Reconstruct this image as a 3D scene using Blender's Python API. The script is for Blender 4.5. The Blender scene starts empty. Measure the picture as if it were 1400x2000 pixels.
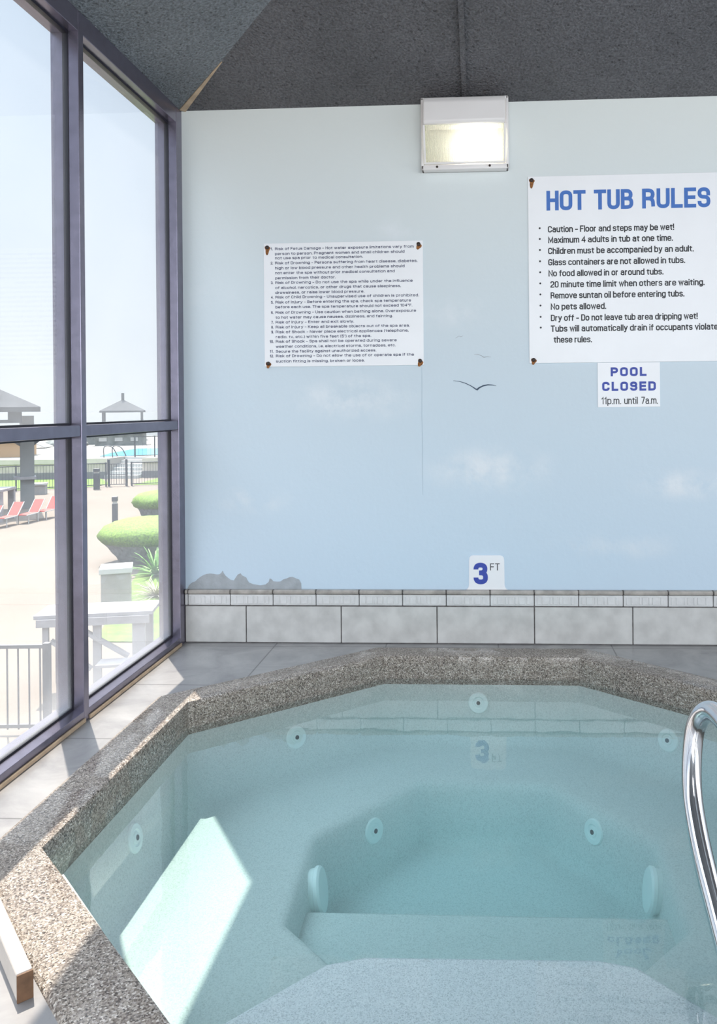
import bpy, bmesh, math, random
from mathutils import Vector, Matrix, noise
random.seed(7)
C = bpy.context.scene.collection
SC = bpy.context.scene

# ------------------------------------------------------------------ camera
cam_d = bpy.data.cameras.new('camera'); cam = bpy.data.objects.new('camera', cam_d); C.objects.link(cam)
YAW = math.radians(2.9); ROLL = -0.009; FPX = 1550.0
cam_d.sensor_fit = 'VERTICAL'; cam_d.sensor_height = 24.0
cam_d.lens = FPX * 24.0 / 2000.0
cam_d.shift_x = (700 - 864.48) / 2000.0
cam_d.shift_y = (797 - 1000) / 2000.0
cam_d.clip_end = 9000; cam_d.clip_start = 0.02
cam.matrix_world = Matrix.Translation((0, -3.41, 1.013)) @ (Matrix.Rotation(YAW, 4, 'Z') @ Matrix.Rotation(math.pi/2, 4, 'X') @ Matrix.Rotation(ROLL, 4, 'Z'))
SC.camera = cam

# ------------------------------------------------------------------ world, sun, fill lights, exposure
SC.view_settings.view_transform = 'Standard'; SC.view_settings.look = 'None'
SC.view_settings.exposure = 0.12; SC.view_settings.gamma = 1.0
SC.cycles.max_bounces = 12; SC.cycles.transparent_max_bounces = 24; SC.cycles.diffuse_bounces = 6
SC.cycles.sample_clamp_indirect = 8.0
SC.cycles.caustics_reflective = False; SC.cycles.caustics_refractive = False
SKY_STRENGTH = 1.03
SUN_STRENGTH = 13.0
FILL_REAR = 165.0      # added fill light at the unseen rear of the room
FILL_RIGHT = 35.0      # added fill light at the unseen right side of the room

w = bpy.data.worlds.new('sky'); SC.world = w; w.use_nodes = True
nt = w.node_tree; nt.nodes.clear()
out = nt.nodes.new('ShaderNodeOutputWorld'); bg = nt.nodes.new('ShaderNodeBackground')
tc = nt.nodes.new('ShaderNodeTexCoord'); sep = nt.nodes.new('ShaderNodeSeparateXYZ')
ramp = nt.nodes.new('ShaderNodeValToRGB'); nz = nt.nodes.new('ShaderNodeTexNoise')
ramp.color_ramp.elements[0].position = 0.0; ramp.color_ramp.elements[0].color = (0.82, 0.88, 0.93, 1)
ramp.color_ramp.elements[1].position = 0.80; ramp.color_ramp.elements[1].color = (4.6, 5.1, 5.7, 1)
e = ramp.color_ramp.elements.new(0.25); e.color = (0.76, 0.87, 1.0, 1)
e = ramp.color_ramp.elements.new(0.46); e.color = (0.72, 0.86, 1.02, 1)
nz.inputs['Scale'].default_value = 3.0; nz.inputs['Detail'].default_value = 4.0
mr = nt.nodes.new('ShaderNodeMapRange'); mr.inputs['From Min'].default_value = 0.45; mr.inputs['From Max'].default_value = 0.75
mr.inputs['To Max'].default_value = 0.6
mx = nt.nodes.new('ShaderNodeMix'); mx.data_type = 'RGBA'; mx.inputs['B'].default_value = (1.12, 1.09, 1.06, 1); mx.blend_type = 'MULTIPLY'
nt.links.new(tc.outputs['Generated'], sep.inputs[0]); nt.links.new(tc.outputs['Generated'], nz.inputs['Vector'])
nt.links.new(sep.outputs['Z'], ramp.inputs[0]); nt.links.new(nz.outputs['Fac'], mr.inputs['Value'])
nt.links.new(mr.outputs['Result'], mx.inputs['Factor']); nt.links.new(ramp.outputs[0], mx.inputs['A'])
nt.links.new(mx.outputs['Result'], bg.inputs['Color']); bg.inputs['Strength'].default_value = SKY_STRENGTH
nt.links.new(bg.outputs[0], out.inputs['Surface'])

def light(name, kind, loc, direction, energy, color, size=(1, 1), angle=0.009):
    d = bpy.data.lights.new(name, kind); d.energy = energy; d.color = color
    if kind == 'AREA':
        d.shape = 'RECTANGLE'; d.size = size[0]; d.size_y = size[1]
    if kind == 'SUN': d.angle = angle
    o = bpy.data.objects.new(name, d); C.objects.link(o); o.location = loc
    o.rotation_euler = Vector(direction).to_track_quat('-Z', 'Y').to_euler()
    return o
light('sun', 'SUN', (-6, 9, 20), (0.285, -0.445, -1.0), SUN_STRENGTH, (1.0, 0.90, 0.77))
light('rear_fill', 'AREA', (0.8, -6.9, 1.7), (0, 1, 0.0), FILL_REAR, (0.93, 0.97, 1.0), (4.6, 3.0))  # area fill added behind the camera to brighten the room
light('ceiling_fill', 'AREA', (0.4, -3.7, 2.98), (0, 0.05, -1.0), 34.0, (0.98, 0.98, 1.0), (1.6, 1.6))  # unseen overhead fill added to brighten the tub, no known fixture
light('right_fill', 'AREA', (3.4, -3.2, 1.5), (-1, 0, 0.0), FILL_RIGHT, (0.93, 0.97, 1.0), (5.0, 2.4))  # area fill added beyond the right edge of view

# ------------------------------------------------------------------ materials
def new_mat(name):
    m = bpy.data.materials.new(name); m.use_nodes = True
    return m, m.node_tree, m.node_tree.nodes['Principled BSDF']
def simple(name, col, rough=0.6, metal=0.0, var=0.0, scale=20.0, bump=0.0, bscale=None, spec=0.5, detail=4.0):
    m, t, b = new_mat(name)
    b.inputs['Roughness'].default_value = rough; b.inputs['Metallic'].default_value = metal
    b.inputs['Specular IOR Level'].default_value = spec
    c = t.nodes.new('ShaderNodeTexCoord'); n = t.nodes.new('ShaderNodeTexNoise')
    n.inputs['Scale'].default_value = scale; n.inputs['Detail'].default_value = detail
    t.links.new(c.outputs['Object'], n.inputs['Vector'])
    r = t.nodes.new('ShaderNodeValToRGB')
    r.color_ramp.elements[0].position = 0.3; r.color_ramp.elements[1].position = 0.7
    r.color_ramp.elements[0].color = tuple(max(0, x*(1-var)) for x in col) + (1,)
    r.color_ramp.elements[1].color = tuple(min(1, x*(1+var)) for x in col) + (1,)
    t.links.new(n.outputs['Fac'], r.inputs[0]); t.links.new(r.outputs[0], b.inputs['Base Color'])
    if bump:
        n2 = t.nodes.new('ShaderNodeTexNoise'); n2.inputs['Scale'].default_value = bscale or scale; n2.inputs['Detail'].default_value = 3
        t.links.new(c.outputs['Object'], n2.inputs['Vector'])
        bp = t.nodes.new('ShaderNodeBump'); bp.inputs['Strength'].default_value = bump; bp.inputs['Distance'].default_value = 0.01
        t.links.new(n2.outputs['Fac'], bp.inputs['Height']); t.links.new(bp.outputs[0], b.inputs['Normal'])
    return m
def speckle(name, cols, scale, rough=0.6, bump=0.3, spec=0.5):
    """stone chips: voronoi cells coloured from a ramp"""
    m, t, b = new_mat(name); b.inputs['Roughness'].default_value = rough; b.inputs['Specular IOR Level'].default_value = spec
    c = t.nodes.new('ShaderNodeTexCoord'); v = t.nodes.new('ShaderNodeTexVoronoi'); v.inputs['Scale'].default_value = scale
    t.links.new(c.outputs['Object'], v.inputs['Vector'])
    s = t.nodes.new('ShaderNodeSeparateColor'); t.links.new(v.outputs['Color'], s.inputs[0])
    r = t.nodes.new('ShaderNodeValToRGB'); r.color_ramp.interpolation = 'LINEAR'
    els = r.color_ramp.elements
    els[0].position = 0; els[0].color = cols[0] + (1,); els[1].position = 1; els[1].color = cols[-1] + (1,)
    for i in range(1, len(cols)-1):
        x = els.new(i/(len(cols)-1)); x.color = cols[i] + (1,)
    t.links.new(s.outputs[0], r.inputs[0]); t.links.new(r.outputs[0], b.inputs['Base Color'])
    bp = t.nodes.new('ShaderNodeBump'); bp.inputs['Strength'].default_value = bump; bp.inputs['Distance'].default_value = 0.004
    t.links.new(v.outputs['Distance'], bp.inputs['Height']); t.links.new(bp.outputs[0], b.inputs['Normal'])
    return m

def wet(m):
    """patches of standing water film: smoother and flatter"""
    t = m.node_tree; b = t.nodes['Principled BSDF']; c = t.nodes.new('ShaderNodeTexCoord'); n = t.nodes.new('ShaderNodeTexNoise'); n.inputs['Scale'].default_value = 4.5; n.inputs['Detail'].default_value = 4
    t.links.new(c.outputs['Object'], n.inputs['Vector'])
    r = t.nodes.new('ShaderNodeMapRange'); r.inputs['From Min'].default_value = .49; r.inputs['From Max'].default_value = .53; r.inputs['To Min'].default_value = .45; r.inputs['To Max'].default_value = .09
    t.links.new(n.outputs['Fac'], r.inputs['Value']); t.links.new(r.outputs[0], b.inputs['Roughness'])
    k = t.nodes.new('ShaderNodeMapRange'); k.inputs['From Min'].default_value = .49; k.inputs['From Max'].default_value = .53; k.inputs['To Min'].default_value = .5; k.inputs['To Max'].default_value = .06
    t.links.new(n.outputs['Fac'], k.inputs['Value'])
    for x in t.nodes:
        if x.bl_idname == 'ShaderNodeBump': t.links.new(k.outputs[0], x.inputs['Strength'])
    return m
def schlick(t, f0, power=5.0):
    """fresnel that reads the same from both sides of a surface"""
    g = t.nodes.new('ShaderNodeNewGeometry'); d = t.nodes.new('ShaderNodeVectorMath'); d.operation = 'DOT_PRODUCT'
    t.links.new(g.outputs['Normal'], d.inputs[0]); t.links.new(g.outputs['Incoming'], d.inputs[1])
    a = t.nodes.new('ShaderNodeMath'); a.operation = 'ABSOLUTE'; t.links.new(d.outputs['Value'], a.inputs[0])
    s = t.nodes.new('ShaderNodeMath'); s.operation = 'SUBTRACT'; s.inputs[0].default_value = 1.0; t.links.new(a.outputs[0], s.inputs[1])
    p = t.nodes.new('ShaderNodeMath'); p.operation = 'POWER'; p.inputs[1].default_value = power; t.links.new(s.outputs[0], p.inputs[0])
    m = t.nodes.new('ShaderNodeMath'); m.operation = 'MULTIPLY_ADD'; m.inputs[1].default_value = 1-f0; m.inputs[2].default_value = f0
    t.links.new(p.outputs[0], m.inputs[0])
    return m.outputs[0]

def mat_glass():
    """window glass, salt haze thicker towards the bottom of each pane"""
    m = bpy.data.materials.new('hazy_glass'); m.use_nodes = True; t = m.node_tree; t.nodes.clear()
    o = t.nodes.new('ShaderNodeOutputMaterial'); tr = t.nodes.new('ShaderNodeBsdfTransparent'); tr.inputs[0].default_value = (0.955, 0.96, 0.965, 1)
    gl = t.nodes.new('ShaderNodeBsdfGlossy'); gl.inputs['Roughness'].default_value = 0.0
    tl = t.nodes.new('ShaderNodeBsdfTranslucent'); tl.inputs[0].default_value = (0.9, 0.92, 0.95, 1)
    df = t.nodes.new('ShaderNodeBsdfDiffuse'); df.inputs[0].default_value = (0.9, 0.92, 0.95, 1)
    c = t.nodes.new('ShaderNodeTexCoord'); sp = t.nodes.new('ShaderNodeSeparateXYZ'); t.links.new(c.outputs['Object'], sp.inputs[0])
    n = t.nodes.new('ShaderNodeTexNoise'); n.inputs['Scale'].default_value = 3.0; n.inputs['Detail'].default_value = 5
    t.links.new(c.outputs['Object'], n.inputs['Vector'])
    r = t.nodes.new('ShaderNodeValToRGB')   # haze against height above the sill
    els = r.color_ramp.elements
    els[0].position = 0.0; els[0].color = (0.46,)*3+(1,)
    els[1].position = 1.0; els[1].color = (0.06,)*3+(1,)
    for p, v in ((0.06, .28), (0.17, .15), (0.30, .06), (0.408, .04), (0.425, .17), (0.55, .09)):
        x = els.new(p); x.color = (v,)*3+(1,)
    dv = t.nodes.new('ShaderNodeMath'); dv.operation = 'DIVIDE'; dv.inputs[1].default_value = 2.3
    t.links.new(sp.outputs['Z'], dv.inputs[0]); t.links.new(dv.outputs[0], r.inputs[0])
    mu = t.nodes.new('ShaderNodeMath'); mu.operation = 'MULTIPLY'; ad = t.nodes.new('ShaderNodeMath'); ad.operation = 'MULTIPLY_ADD'
    ad.inputs[1].default_value = 0.9; ad.inputs[2].default_value = 0.15
    t.links.new(n.outputs['Fac'], ad.inputs[0]); t.links.new(ad.outputs[0], mu.inputs[0]); t.links.new(r.outputs[0], mu.inputs[1])
    hz = t.nodes.new('ShaderNodeMixShader'); hz.inputs[0].default_value = 0.3
    t.links.new(tl.outputs[0], hz.inputs[1]); t.links.new(df.outputs[0], hz.inputs[2])
    m1 = t.nodes.new('ShaderNodeMixShader'); t.links.new(mu.outputs[0], m1.inputs[0]); t.links.new(tr.outputs[0], m1.inputs[1]); t.links.new(hz.outputs[0], m1.inputs[2])
    m2 = t.nodes.new('ShaderNodeMixShader'); t.links.new(schlick(t, 0.02), m2.inputs[0]); t.links.new(m1.outputs[0], m2.inputs[1]); t.links.new(gl.outputs[0], m2.inputs[2])
    t.links.new(m2.outputs[0], o.inputs['Surface'])
    return m

def mat_water():
    m = bpy.data.materials.new('tub_water'); m.use_nodes = True; t = m.node_tree; t.nodes.clear()
    o = t.nodes.new('ShaderNodeOutputMaterial'); tr = t.nodes.new('ShaderNodeBsdfTransparent')
    gl = t.nodes.new('ShaderNodeBsdfGlossy'); gl.inputs['Roughness'].default_value = 0.02
    mxs = t.nodes.new('ShaderNodeMixShader'); t.links.new(schlick(t, 0.085, 4.0), mxs.inputs[0])
    c = t.nodes.new('ShaderNodeTexCoord'); n = t.nodes.new('ShaderNodeTexNoise'); n.inputs['Scale'].default_value = 9; n.inputs['Detail'].default_value = 2
    t.links.new(c.outputs['Object'], n.inputs['Vector'])
    bp = t.nodes.new('ShaderNodeBump'); bp.inputs['Strength'].default_value = 0.12; bp.inputs['Distance'].default_value = 0.004
    t.links.new(n.outputs['Fac'], bp.inputs['Height']); t.links.new(bp.outputs[0], gl.inputs['Normal'])
    t.links.new(tr.outputs[0], mxs.inputs[1]); t.links.new(gl.outputs[0], mxs.inputs[2]); t.links.new(mxs.outputs[0], o.inputs['Surface'])
    va = t.nodes.new('ShaderNodeVolumeAbsorption'); va.inputs['Color'].default_value = (0.30, 0.84, 0.88, 1); va.inputs['Density'].default_value = 0.75
    t.links.new(va.outputs[0], o.inputs['Volume'])
    return m

def mat_mural():
    """wall painted as a pale sky: a blue wash and soft white clouds"""
    m, t, b = new_mat('mural_paint'); b.inputs['Roughness'].default_value = 0.55
    c = t.nodes.new('ShaderNodeTexCoord'); sp = t.nodes.new('ShaderNodeSeparateXYZ'); t.links.new(c.outputs['Object'], sp.inputs[0])
    dv = t.nodes.new('ShaderNodeMath'); dv.operation = 'DIVIDE'; dv.inputs[1].default_value = 2.4; t.links.new(sp.outputs['Z'], dv.inputs[0])
    r = t.nodes.new('ShaderNodeValToRGB'); els = r.color_ramp.elements
    els[0].position = 0.1; els[0].color = (0.59, 0.72, 0.84, 1); els[1].position = 1.0; els[1].color = (.77, .80, .775, 1)  # sky gradient, its top also lightened to carry the lamp's glow
    x = els.new(0.5); x.color = (0.63, 0.72, 0.785, 1)
    t.links.new(dv.outputs[0], r.inputs[0])
    n = t.nodes.new('ShaderNodeTexNoise'); n.inputs['Scale'].default_value = 4.5; n.inputs['Detail'].default_value = 7; n.inputs['Roughness'].default_value = 0.6
    t.links.new(c.outputs['Object'], n.inputs['Vector'])
    total = None
    for (cx, cz, rx, rz, amp) in ((-0.57, 1.05, .30, .10, .95), (-0.55, 1.10, .12, .09, .9), (-0.36, 1.79, .12, .06, .7), (0.02, .75, .30, .11, .9),
                                  (0.86, .68, .24, .07, .9), (-1.0, .62, .16, .07, .6), (.55, .42, .3, .07, .5), (-.15, 1.42, .26, .08, .5), (-1.2, 1.5, .2, .1, .3)):
        mp = t.nodes.new('ShaderNodeMapping'); mp.vector_type = 'POINT'
        mp.inputs['Scale'].default_value = (1/rx, 0, 1/rz); mp.inputs['Location'].default_value = (-cx/rx, 0, -cz/rz)
        t.links.new(c.outputs['Object'], mp.inputs['Vector'])
        ln = t.nodes.new('ShaderNodeVectorMath'); ln.operation = 'LENGTH'; t.links.new(mp.outputs[0], ln.inputs[0])
        mr = t.nodes.new('ShaderNodeMapRange'); mr.interpolation_type = 'SMOOTHSTEP'
        mr.inputs['From Min'].default_value = 1.25; mr.inputs['From Max'].default_value = 0.1; mr.inputs['To Max'].default_value = amp
        t.links.new(ln.outputs['Value'], mr.inputs['Value'])
        if total is None: total = mr.outputs[0]
        else:
            mm = t.nodes.new('ShaderNodeMath'); mm.operation = 'MAXIMUM'; t.links.new(total, mm.inputs[0]); t.links.new(mr.outputs[0], mm.inputs[1]); total = mm.outputs[0]
    nr = t.nodes.new('ShaderNodeMapRange'); nr.inputs['From Min'].default_value = .42; nr.inputs['From Max'].default_value = .60
    t.links.new(n.outputs['Fac'], nr.inputs['Value'])
    mu = t.nodes.new('ShaderNodeMath'); mu.operation = 'MULTIPLY'; t.links.new(total, mu.inputs[0]); t.links.new(nr.outputs[0], mu.inputs[1])
    mu2 = t.nodes.new('ShaderNodeMath'); mu2.operation = 'MULTIPLY'; mu2.inputs[1].default_value = 1.0; t.links.new(mu.outputs[0], mu2.inputs[0])
    mix = t.nodes.new('ShaderNodeMix'); mix.data_type = 'RGBA'; mix.inputs['B'].default_value = (.80, .84, .88, 1)
    t.links.new(mu2.outputs[0], mix.inputs['Factor']); t.links.new(r.outputs[0], mix.inputs['A']); t.links.new(mix.outputs['Result'], b.inputs['Base Color'])
    n2 = t.nodes.new('ShaderNodeTexNoise'); n2.inputs['Scale'].default_value = 35; t.links.new(c.outputs['Object'], n2.inputs['Vector'])
    bp = t.nodes.new('ShaderNodeBump'); bp.inputs['Strength'].default_value = .10; bp.inputs['Distance'].default_value = .01
    t.links.new(n2.outputs['Fac'], bp.inputs['Height']); t.links.new(bp.outputs[0], b.inputs['Normal'])
    return m

def mat_deck():
    """slate coloured floor tiles with narrow grout lines"""
    m, t, b = new_mat('deck_tile'); b.inputs['Roughness'].default_value = .32
    c = t.nodes.new('ShaderNodeTexCoord'); mp = t.nodes.new('ShaderNodeMapping')
    P = 0.478
    mp.inputs['Location'].default_value = (0.900, 0.534, 0); t.links.new(c.outputs['Object'], mp.inputs['Vector'])
    br = t.nodes.new('ShaderNodeTexBrick'); br.offset = 0.0; br.squash = 1.0
    br.inputs['Scale'].default_value = 1.0; br.inputs['Brick Width'].default_value = P; br.inputs['Row Height'].default_value = P
    br.inputs['Mortar Size'].default_value = .003; br.inputs['Mortar Smooth'].default_value = .1
    br.inputs['Color1'].default_value = (1, 1, 1, 1); br.inputs['Color2'].default_value = (.86, .86, .88, 1); br.inputs['Mortar'].default_value = (.45, .45, .45, 1)
    t.links.new(mp.outputs[0], br.inputs['Vector'])
    n = t.nodes.new('ShaderNodeTexNoise'); n.inputs['Scale'].default_value = 5; n.inputs['Detail'].default_value = 8; n.inputs['Roughness'].default_value = .65
    n.inputs['Distortion'].default_value = .8; t.links.new(c.outputs['Object'], n.inputs['Vector'])
    r = t.nodes.new('ShaderNodeValToRGB'); r.color_ramp.elements[0].position = .3; r.color_ramp.elements[1].position = .72
    r.color_ramp.elements[0].color = (.23, .225, .23, 1); r.color_ramp.elements[1].color = (.42, .41, .40, 1)
    t.links.new(n.outputs['Fac'], r.inputs[0])
    mx = t.nodes.new('ShaderNodeMix'); mx.data_type = 'RGBA'; mx.blend_type = 'MULTIPLY'; mx.inputs['Factor'].default_value = 1
    t.links.new(r.outputs[0], mx.inputs['A']); t.links.new(br.outputs['Color'], mx.inputs['B']); t.links.new(mx.outputs['Result'], b.inputs['Base Color'])
    bp = t.nodes.new('ShaderNodeBump'); bp.inputs['Strength'].default_value = .25; bp.inputs['Distance'].default_value = .004
    t.links.new(n.outputs['Fac'], bp.inputs['Height']); t.links.new(bp.outputs[0], b.inputs['Normal'])
    return m

def mat_ceiling(name, ca, cb, specks):
    m, t, b = new_mat(name); b.inputs['Roughness'].default_value = .75
    c = t.nodes.new('ShaderNodeTexCoord')
    n = t.nodes.new('ShaderNodeTexNoise'); n.inputs['Scale'].default_value = 110; n.inputs['Detail'].default_value = 3; t.links.new(c.outputs['Object'], n.inputs['Vector'])
    n3 = t.nodes.new('ShaderNodeTexNoise'); n3.inputs['Scale'].default_value = 2.2; n3.inputs['Detail'].default_value = 5; t.links.new(c.outputs['Object'], n3.inputs['Vector'])
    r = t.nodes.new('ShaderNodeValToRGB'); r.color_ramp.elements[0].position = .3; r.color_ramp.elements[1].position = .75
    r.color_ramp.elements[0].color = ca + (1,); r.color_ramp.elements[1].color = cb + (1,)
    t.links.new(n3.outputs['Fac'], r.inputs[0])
    gr = t.nodes.new('ShaderNodeMapRange'); gr.inputs['From Min'].default_value = .3; gr.inputs['From Max'].default_value = .7; gr.inputs['To Min'].default_value = .62; gr.inputs['To Max'].default_value = 1.38
    t.links.new(n.outputs['Fac'], gr.inputs['Value'])
    vs = t.nodes.new('ShaderNodeTexVoronoi'); vs.inputs['Scale'].default_value = 34; t.links.new(c.outputs['Object'], vs.inputs['Vector'])
    sk = t.nodes.new('ShaderNodeMapRange'); sk.inputs['From Min'].default_value = .10; sk.inputs['From Max'].default_value = .2; sk.inputs['To Min'].default_value = 1-specks; sk.inputs['To Max'].default_value = 1.0
    t.links.new(vs.outputs['Distance'], sk.inputs['Value'])
    gm = t.nodes.new('ShaderNodeMath'); gm.operation = 'MULTIPLY'; t.links.new(gr.outputs[0], gm.inputs[0]); t.links.new(sk.outputs[0], gm.inputs[1])
    mc = t.nodes.new('ShaderNodeVectorMath'); mc.operation = 'SCALE'; t.links.new(r.outputs[0], mc.inputs[0]); t.links.new(gm.outputs[0], mc.inputs['Scale'])
    t.links.new(mc.outputs[0], b.inputs['Base Color'])
    v = t.nodes.new('ShaderNodeTexVoronoi'); v.inputs['Scale'].default_value = 26; t.links.new(c.outputs['Object'], v.inputs['Vector'])
    mr = t.nodes.new('ShaderNodeMapRange'); mr.inputs['From Min'].default_value = 0; mr.inputs['From Max'].default_value = .16; mr.inputs['To Min'].default_value = 1.4; mr.inputs['To Max'].default_value = 0
    t.links.new(v.outputs['Distance'], mr.inputs['Value'])
    ad = t.nodes.new('ShaderNodeMath'); ad.operation = 'ADD'; t.links.new(mr.outputs[0], ad.inputs[0]); t.links.new(n.outputs['Fac'], ad.inputs[1])
    bp = t.nodes.new('ShaderNodeBump'); bp.inputs['Strength'].default_value = 1.0; bp.inputs['Distance'].default_value = .012
    t.links.new(ad.outputs[0], bp.inputs['Height']); t.links.new(bp.outputs[0], b.inputs['Normal'])
    return m

def mat_emit(name, col, strength):
    m, t, b = new_mat(name); b.inputs['Base Color'].default_value = col + (1,)
    b.inputs['Emission Color'].default_value = col + (1,); b.inputs['Emission Strength'].default_value = strength
    return m

def mat_lens():
    """ribbed lamp glass"""
    m = bpy.data.materials.new('ribbed_lens'); m.use_nodes = True; t = m.node_tree; t.nodes.clear()
    o = t.nodes.new('ShaderNodeOutputMaterial'); tr = t.nodes.new('ShaderNodeBsdfTransparent'); tr.inputs[0].default_value = (.96, .97, .93, 1)
    tl = t.nodes.new('ShaderNodeBsdfTranslucent'); tl.inputs[0].default_value = (.95, .95, .86, 1)
    df = t.nodes.new('ShaderNodeBsdfDiffuse'); df.inputs[0].default_value = (.9, .9, .84, 1)
    c = t.nodes.new('ShaderNodeTexCoord'); wv = t.nodes.new('ShaderNodeTexWave'); wv.inputs['Scale'].default_value = 60; wv.bands_direction = 'X'
    t.links.new(c.outputs['Object'], wv.inputs['Vector'])
    bp = t.nodes.new('ShaderNodeBump'); bp.inputs['Strength'].default_value = .8; bp.inputs['Distance'].default_value = .003
    t.links.new(wv.outputs['Fac'], bp.inputs['Height']); t.links.new(bp.outputs[0], tl.inputs['Normal']); t.links.new(bp.outputs[0], df.inputs['Normal'])
    a = t.nodes.new('ShaderNodeMixShader'); a.inputs[0].default_value = .45; t.links.new(tl.outputs[0], a.inputs[1]); t.links.new(df.outputs[0], a.inputs[2])
    k = t.nodes.new('ShaderNodeMapRange'); k.inputs['To Min'].default_value = .2; k.inputs['To Max'].default_value = .45; t.links.new(wv.outputs['Fac'], k.inputs['Value'])
    s = t.nodes.new('ShaderNodeMixShader'); t.links.new(k.outputs[0], s.inputs[0]); t.links.new(tr.outputs[0], s.inputs[1]); t.links.new(a.outputs[0], s.inputs[2])
    t.links.new(s.outputs[0], o.inputs['Surface'])
    return m

M = dict(
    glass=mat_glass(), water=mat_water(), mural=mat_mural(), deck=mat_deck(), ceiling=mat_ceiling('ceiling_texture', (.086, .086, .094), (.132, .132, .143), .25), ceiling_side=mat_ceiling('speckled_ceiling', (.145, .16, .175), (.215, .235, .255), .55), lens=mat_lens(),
    frame=simple('bronze_aluminium', (.22, .205, .265), .26, .75, .10, 30, .05, 300),
    gasket=simple('black_rubber', (.012, .012, .02), .5),
    chrome=simple('polished_steel', (.72, .72, .74), .10, 1.0, .03, 8),
    white_paint=simple('white_enamel', (.82, .79, .78), .4, 0, .02, 6),
    sign=simple('white_sign_plastic', (.90, .905, .93), .35, 0, .02, 5),
    navy=simple('navy_ink', (.014, .02, .09), .5),
    black_ink=simple('black_ink', (.012, .012, .018), .5),
    blue=simple('blue_ink', (.045, .16, .52), .5, 0, .05, 40),
    deep_blue=simple('deep_blue_ink', (.03, .06, .38), .5, 0, .1, 60),
    rust=simple('rust', (.28, .11, .03), .8, 0, .5, 150),
    screw=simple('dark_screw', (.05, .035, .03), .5, .5, .3, 200),
    wall_tile=simple('mottled_tile', (.60, .595, .58), .35, 0, .13, 14, .05, 40, detail=8),
    border_tile=simple('border_tile', (.72, .72, .72), .3, 0, .06, 30, .1, 120),
    border_cap=simple('border_cap', (.40, .37, .34), .4, 0, .25, 25),
    grout=simple('dark_grout', (.16, .15, .15), .9, 0, .3, 60),
    peel=simple('bare_plaster', (.40, .43, .46), .85, 0, .1, 25, .3, 60),
    crack=simple('crack_line', (.47, .57, .64), .8),
    gull=simple('painted_gull', (.06, .09, .14), .7),
    coping=wet(speckle('pebble_coping', [(.045, .036, .03), (.23, .19, .155), (.44, .385, .33), (.13, .10, .085), (.68, .62, .56)], 300, .45, .5)),
    shell=speckle('tub_plaster', [(.54, .56, .535), (.65, .675, .65), (.70, .715, .69), (.59, .62, .595)], 330, .6, .1),
    step=speckle('step_plaster', [(.52, .53, .55), (.74, .75, .77), (.84, .84, .86), (.68, .68, .71)], 420, .6, .15),
    fitting=simple('white_plastic', (.82, .88, .86), .35, 0, .02, 9),
    hole=simple('dark_opening', (.03, .05, .05), .7),
    stone=simple('cream_stone', (.60, .55, .50), .6, 0, .1, 9, .2, 60),
    brown=simple('brown_edge', (.16, .085, .045), .6, 0, .3, 40),
    tan_strip=simple('tan_caulk', (.48, .36, .25), .7, 0, .15, 20),
    concrete=simple('pale_concrete', (.128, .107, .088), .9, 0, .08, .6, 0),
    pool_concrete=simple('pool_concrete', (.24, .23, .21), .9, 0, .05, .5, 0),
    grass=simple('lawn', (.085, .155, .02), .95, 0, .35, 6, .3, 30),
    leaf=simple('clipped_leaf', (.105, .18, .022), .8, 0, .55, 22, 1.0, 26),
    twig=simple('grey_twigs', (.16, .17, .18), .9, 0, .3, 12, .6, 20),
    leaf2=simple('palm_leaf', (.12, .27, .05), .6, 0, .3, 10),
    dry=simple('dry_blade', (.38, .36, .29), .8, 0, .25, 10),
    iron=simple('grey_iron', (.10, .10, .11), .6, .2, .1, 8),
    wood=simple('weathered_wood', (.27, .26, .27), .85, 0, .2, 4, .2, 30),
    pillar=simple('grey_render', (.20, .205, .205), .9, 0, .08, 3),
    roofm=simple('grey_shingle', (.06, .064, .07), .9, 0, .15, 3, spec=.15),
    wall_tan=simple('tan_render', (.44, .30, .18), .9, 0, .05, 2),
    wall_brown=simple('brown_block', (.48, .43, .39), .9, 0, .1, 3),
    footing=simple('grey_footing', (.19, .185, .195), .9, 0, .1, 3),
    capstone=simple('cap_stone', (.55, .51, .46), .9, 0, .06, 3),
    red=simple('red_sling', (.50, .045, .04), .7, 0, .1, 8),
    white_out=simple('white_outdoor', (.45, .45, .44), .7, 0, .04, 4),
    poolblue=simple('pool_water', (.10, .36, .46), .15, 0, .15, 1.2),
    sea=simple('sea', (.12, .13, .135), .95, 0, .05, .02, spec=.05),
    grey_box=simple('grey_metal_box', (.28, .27, .26), .7, 0, .08, 5),
    hedge=simple('distant_scrub', (.20, .21, .20), .95, 0, .3, 2),
)

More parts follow.
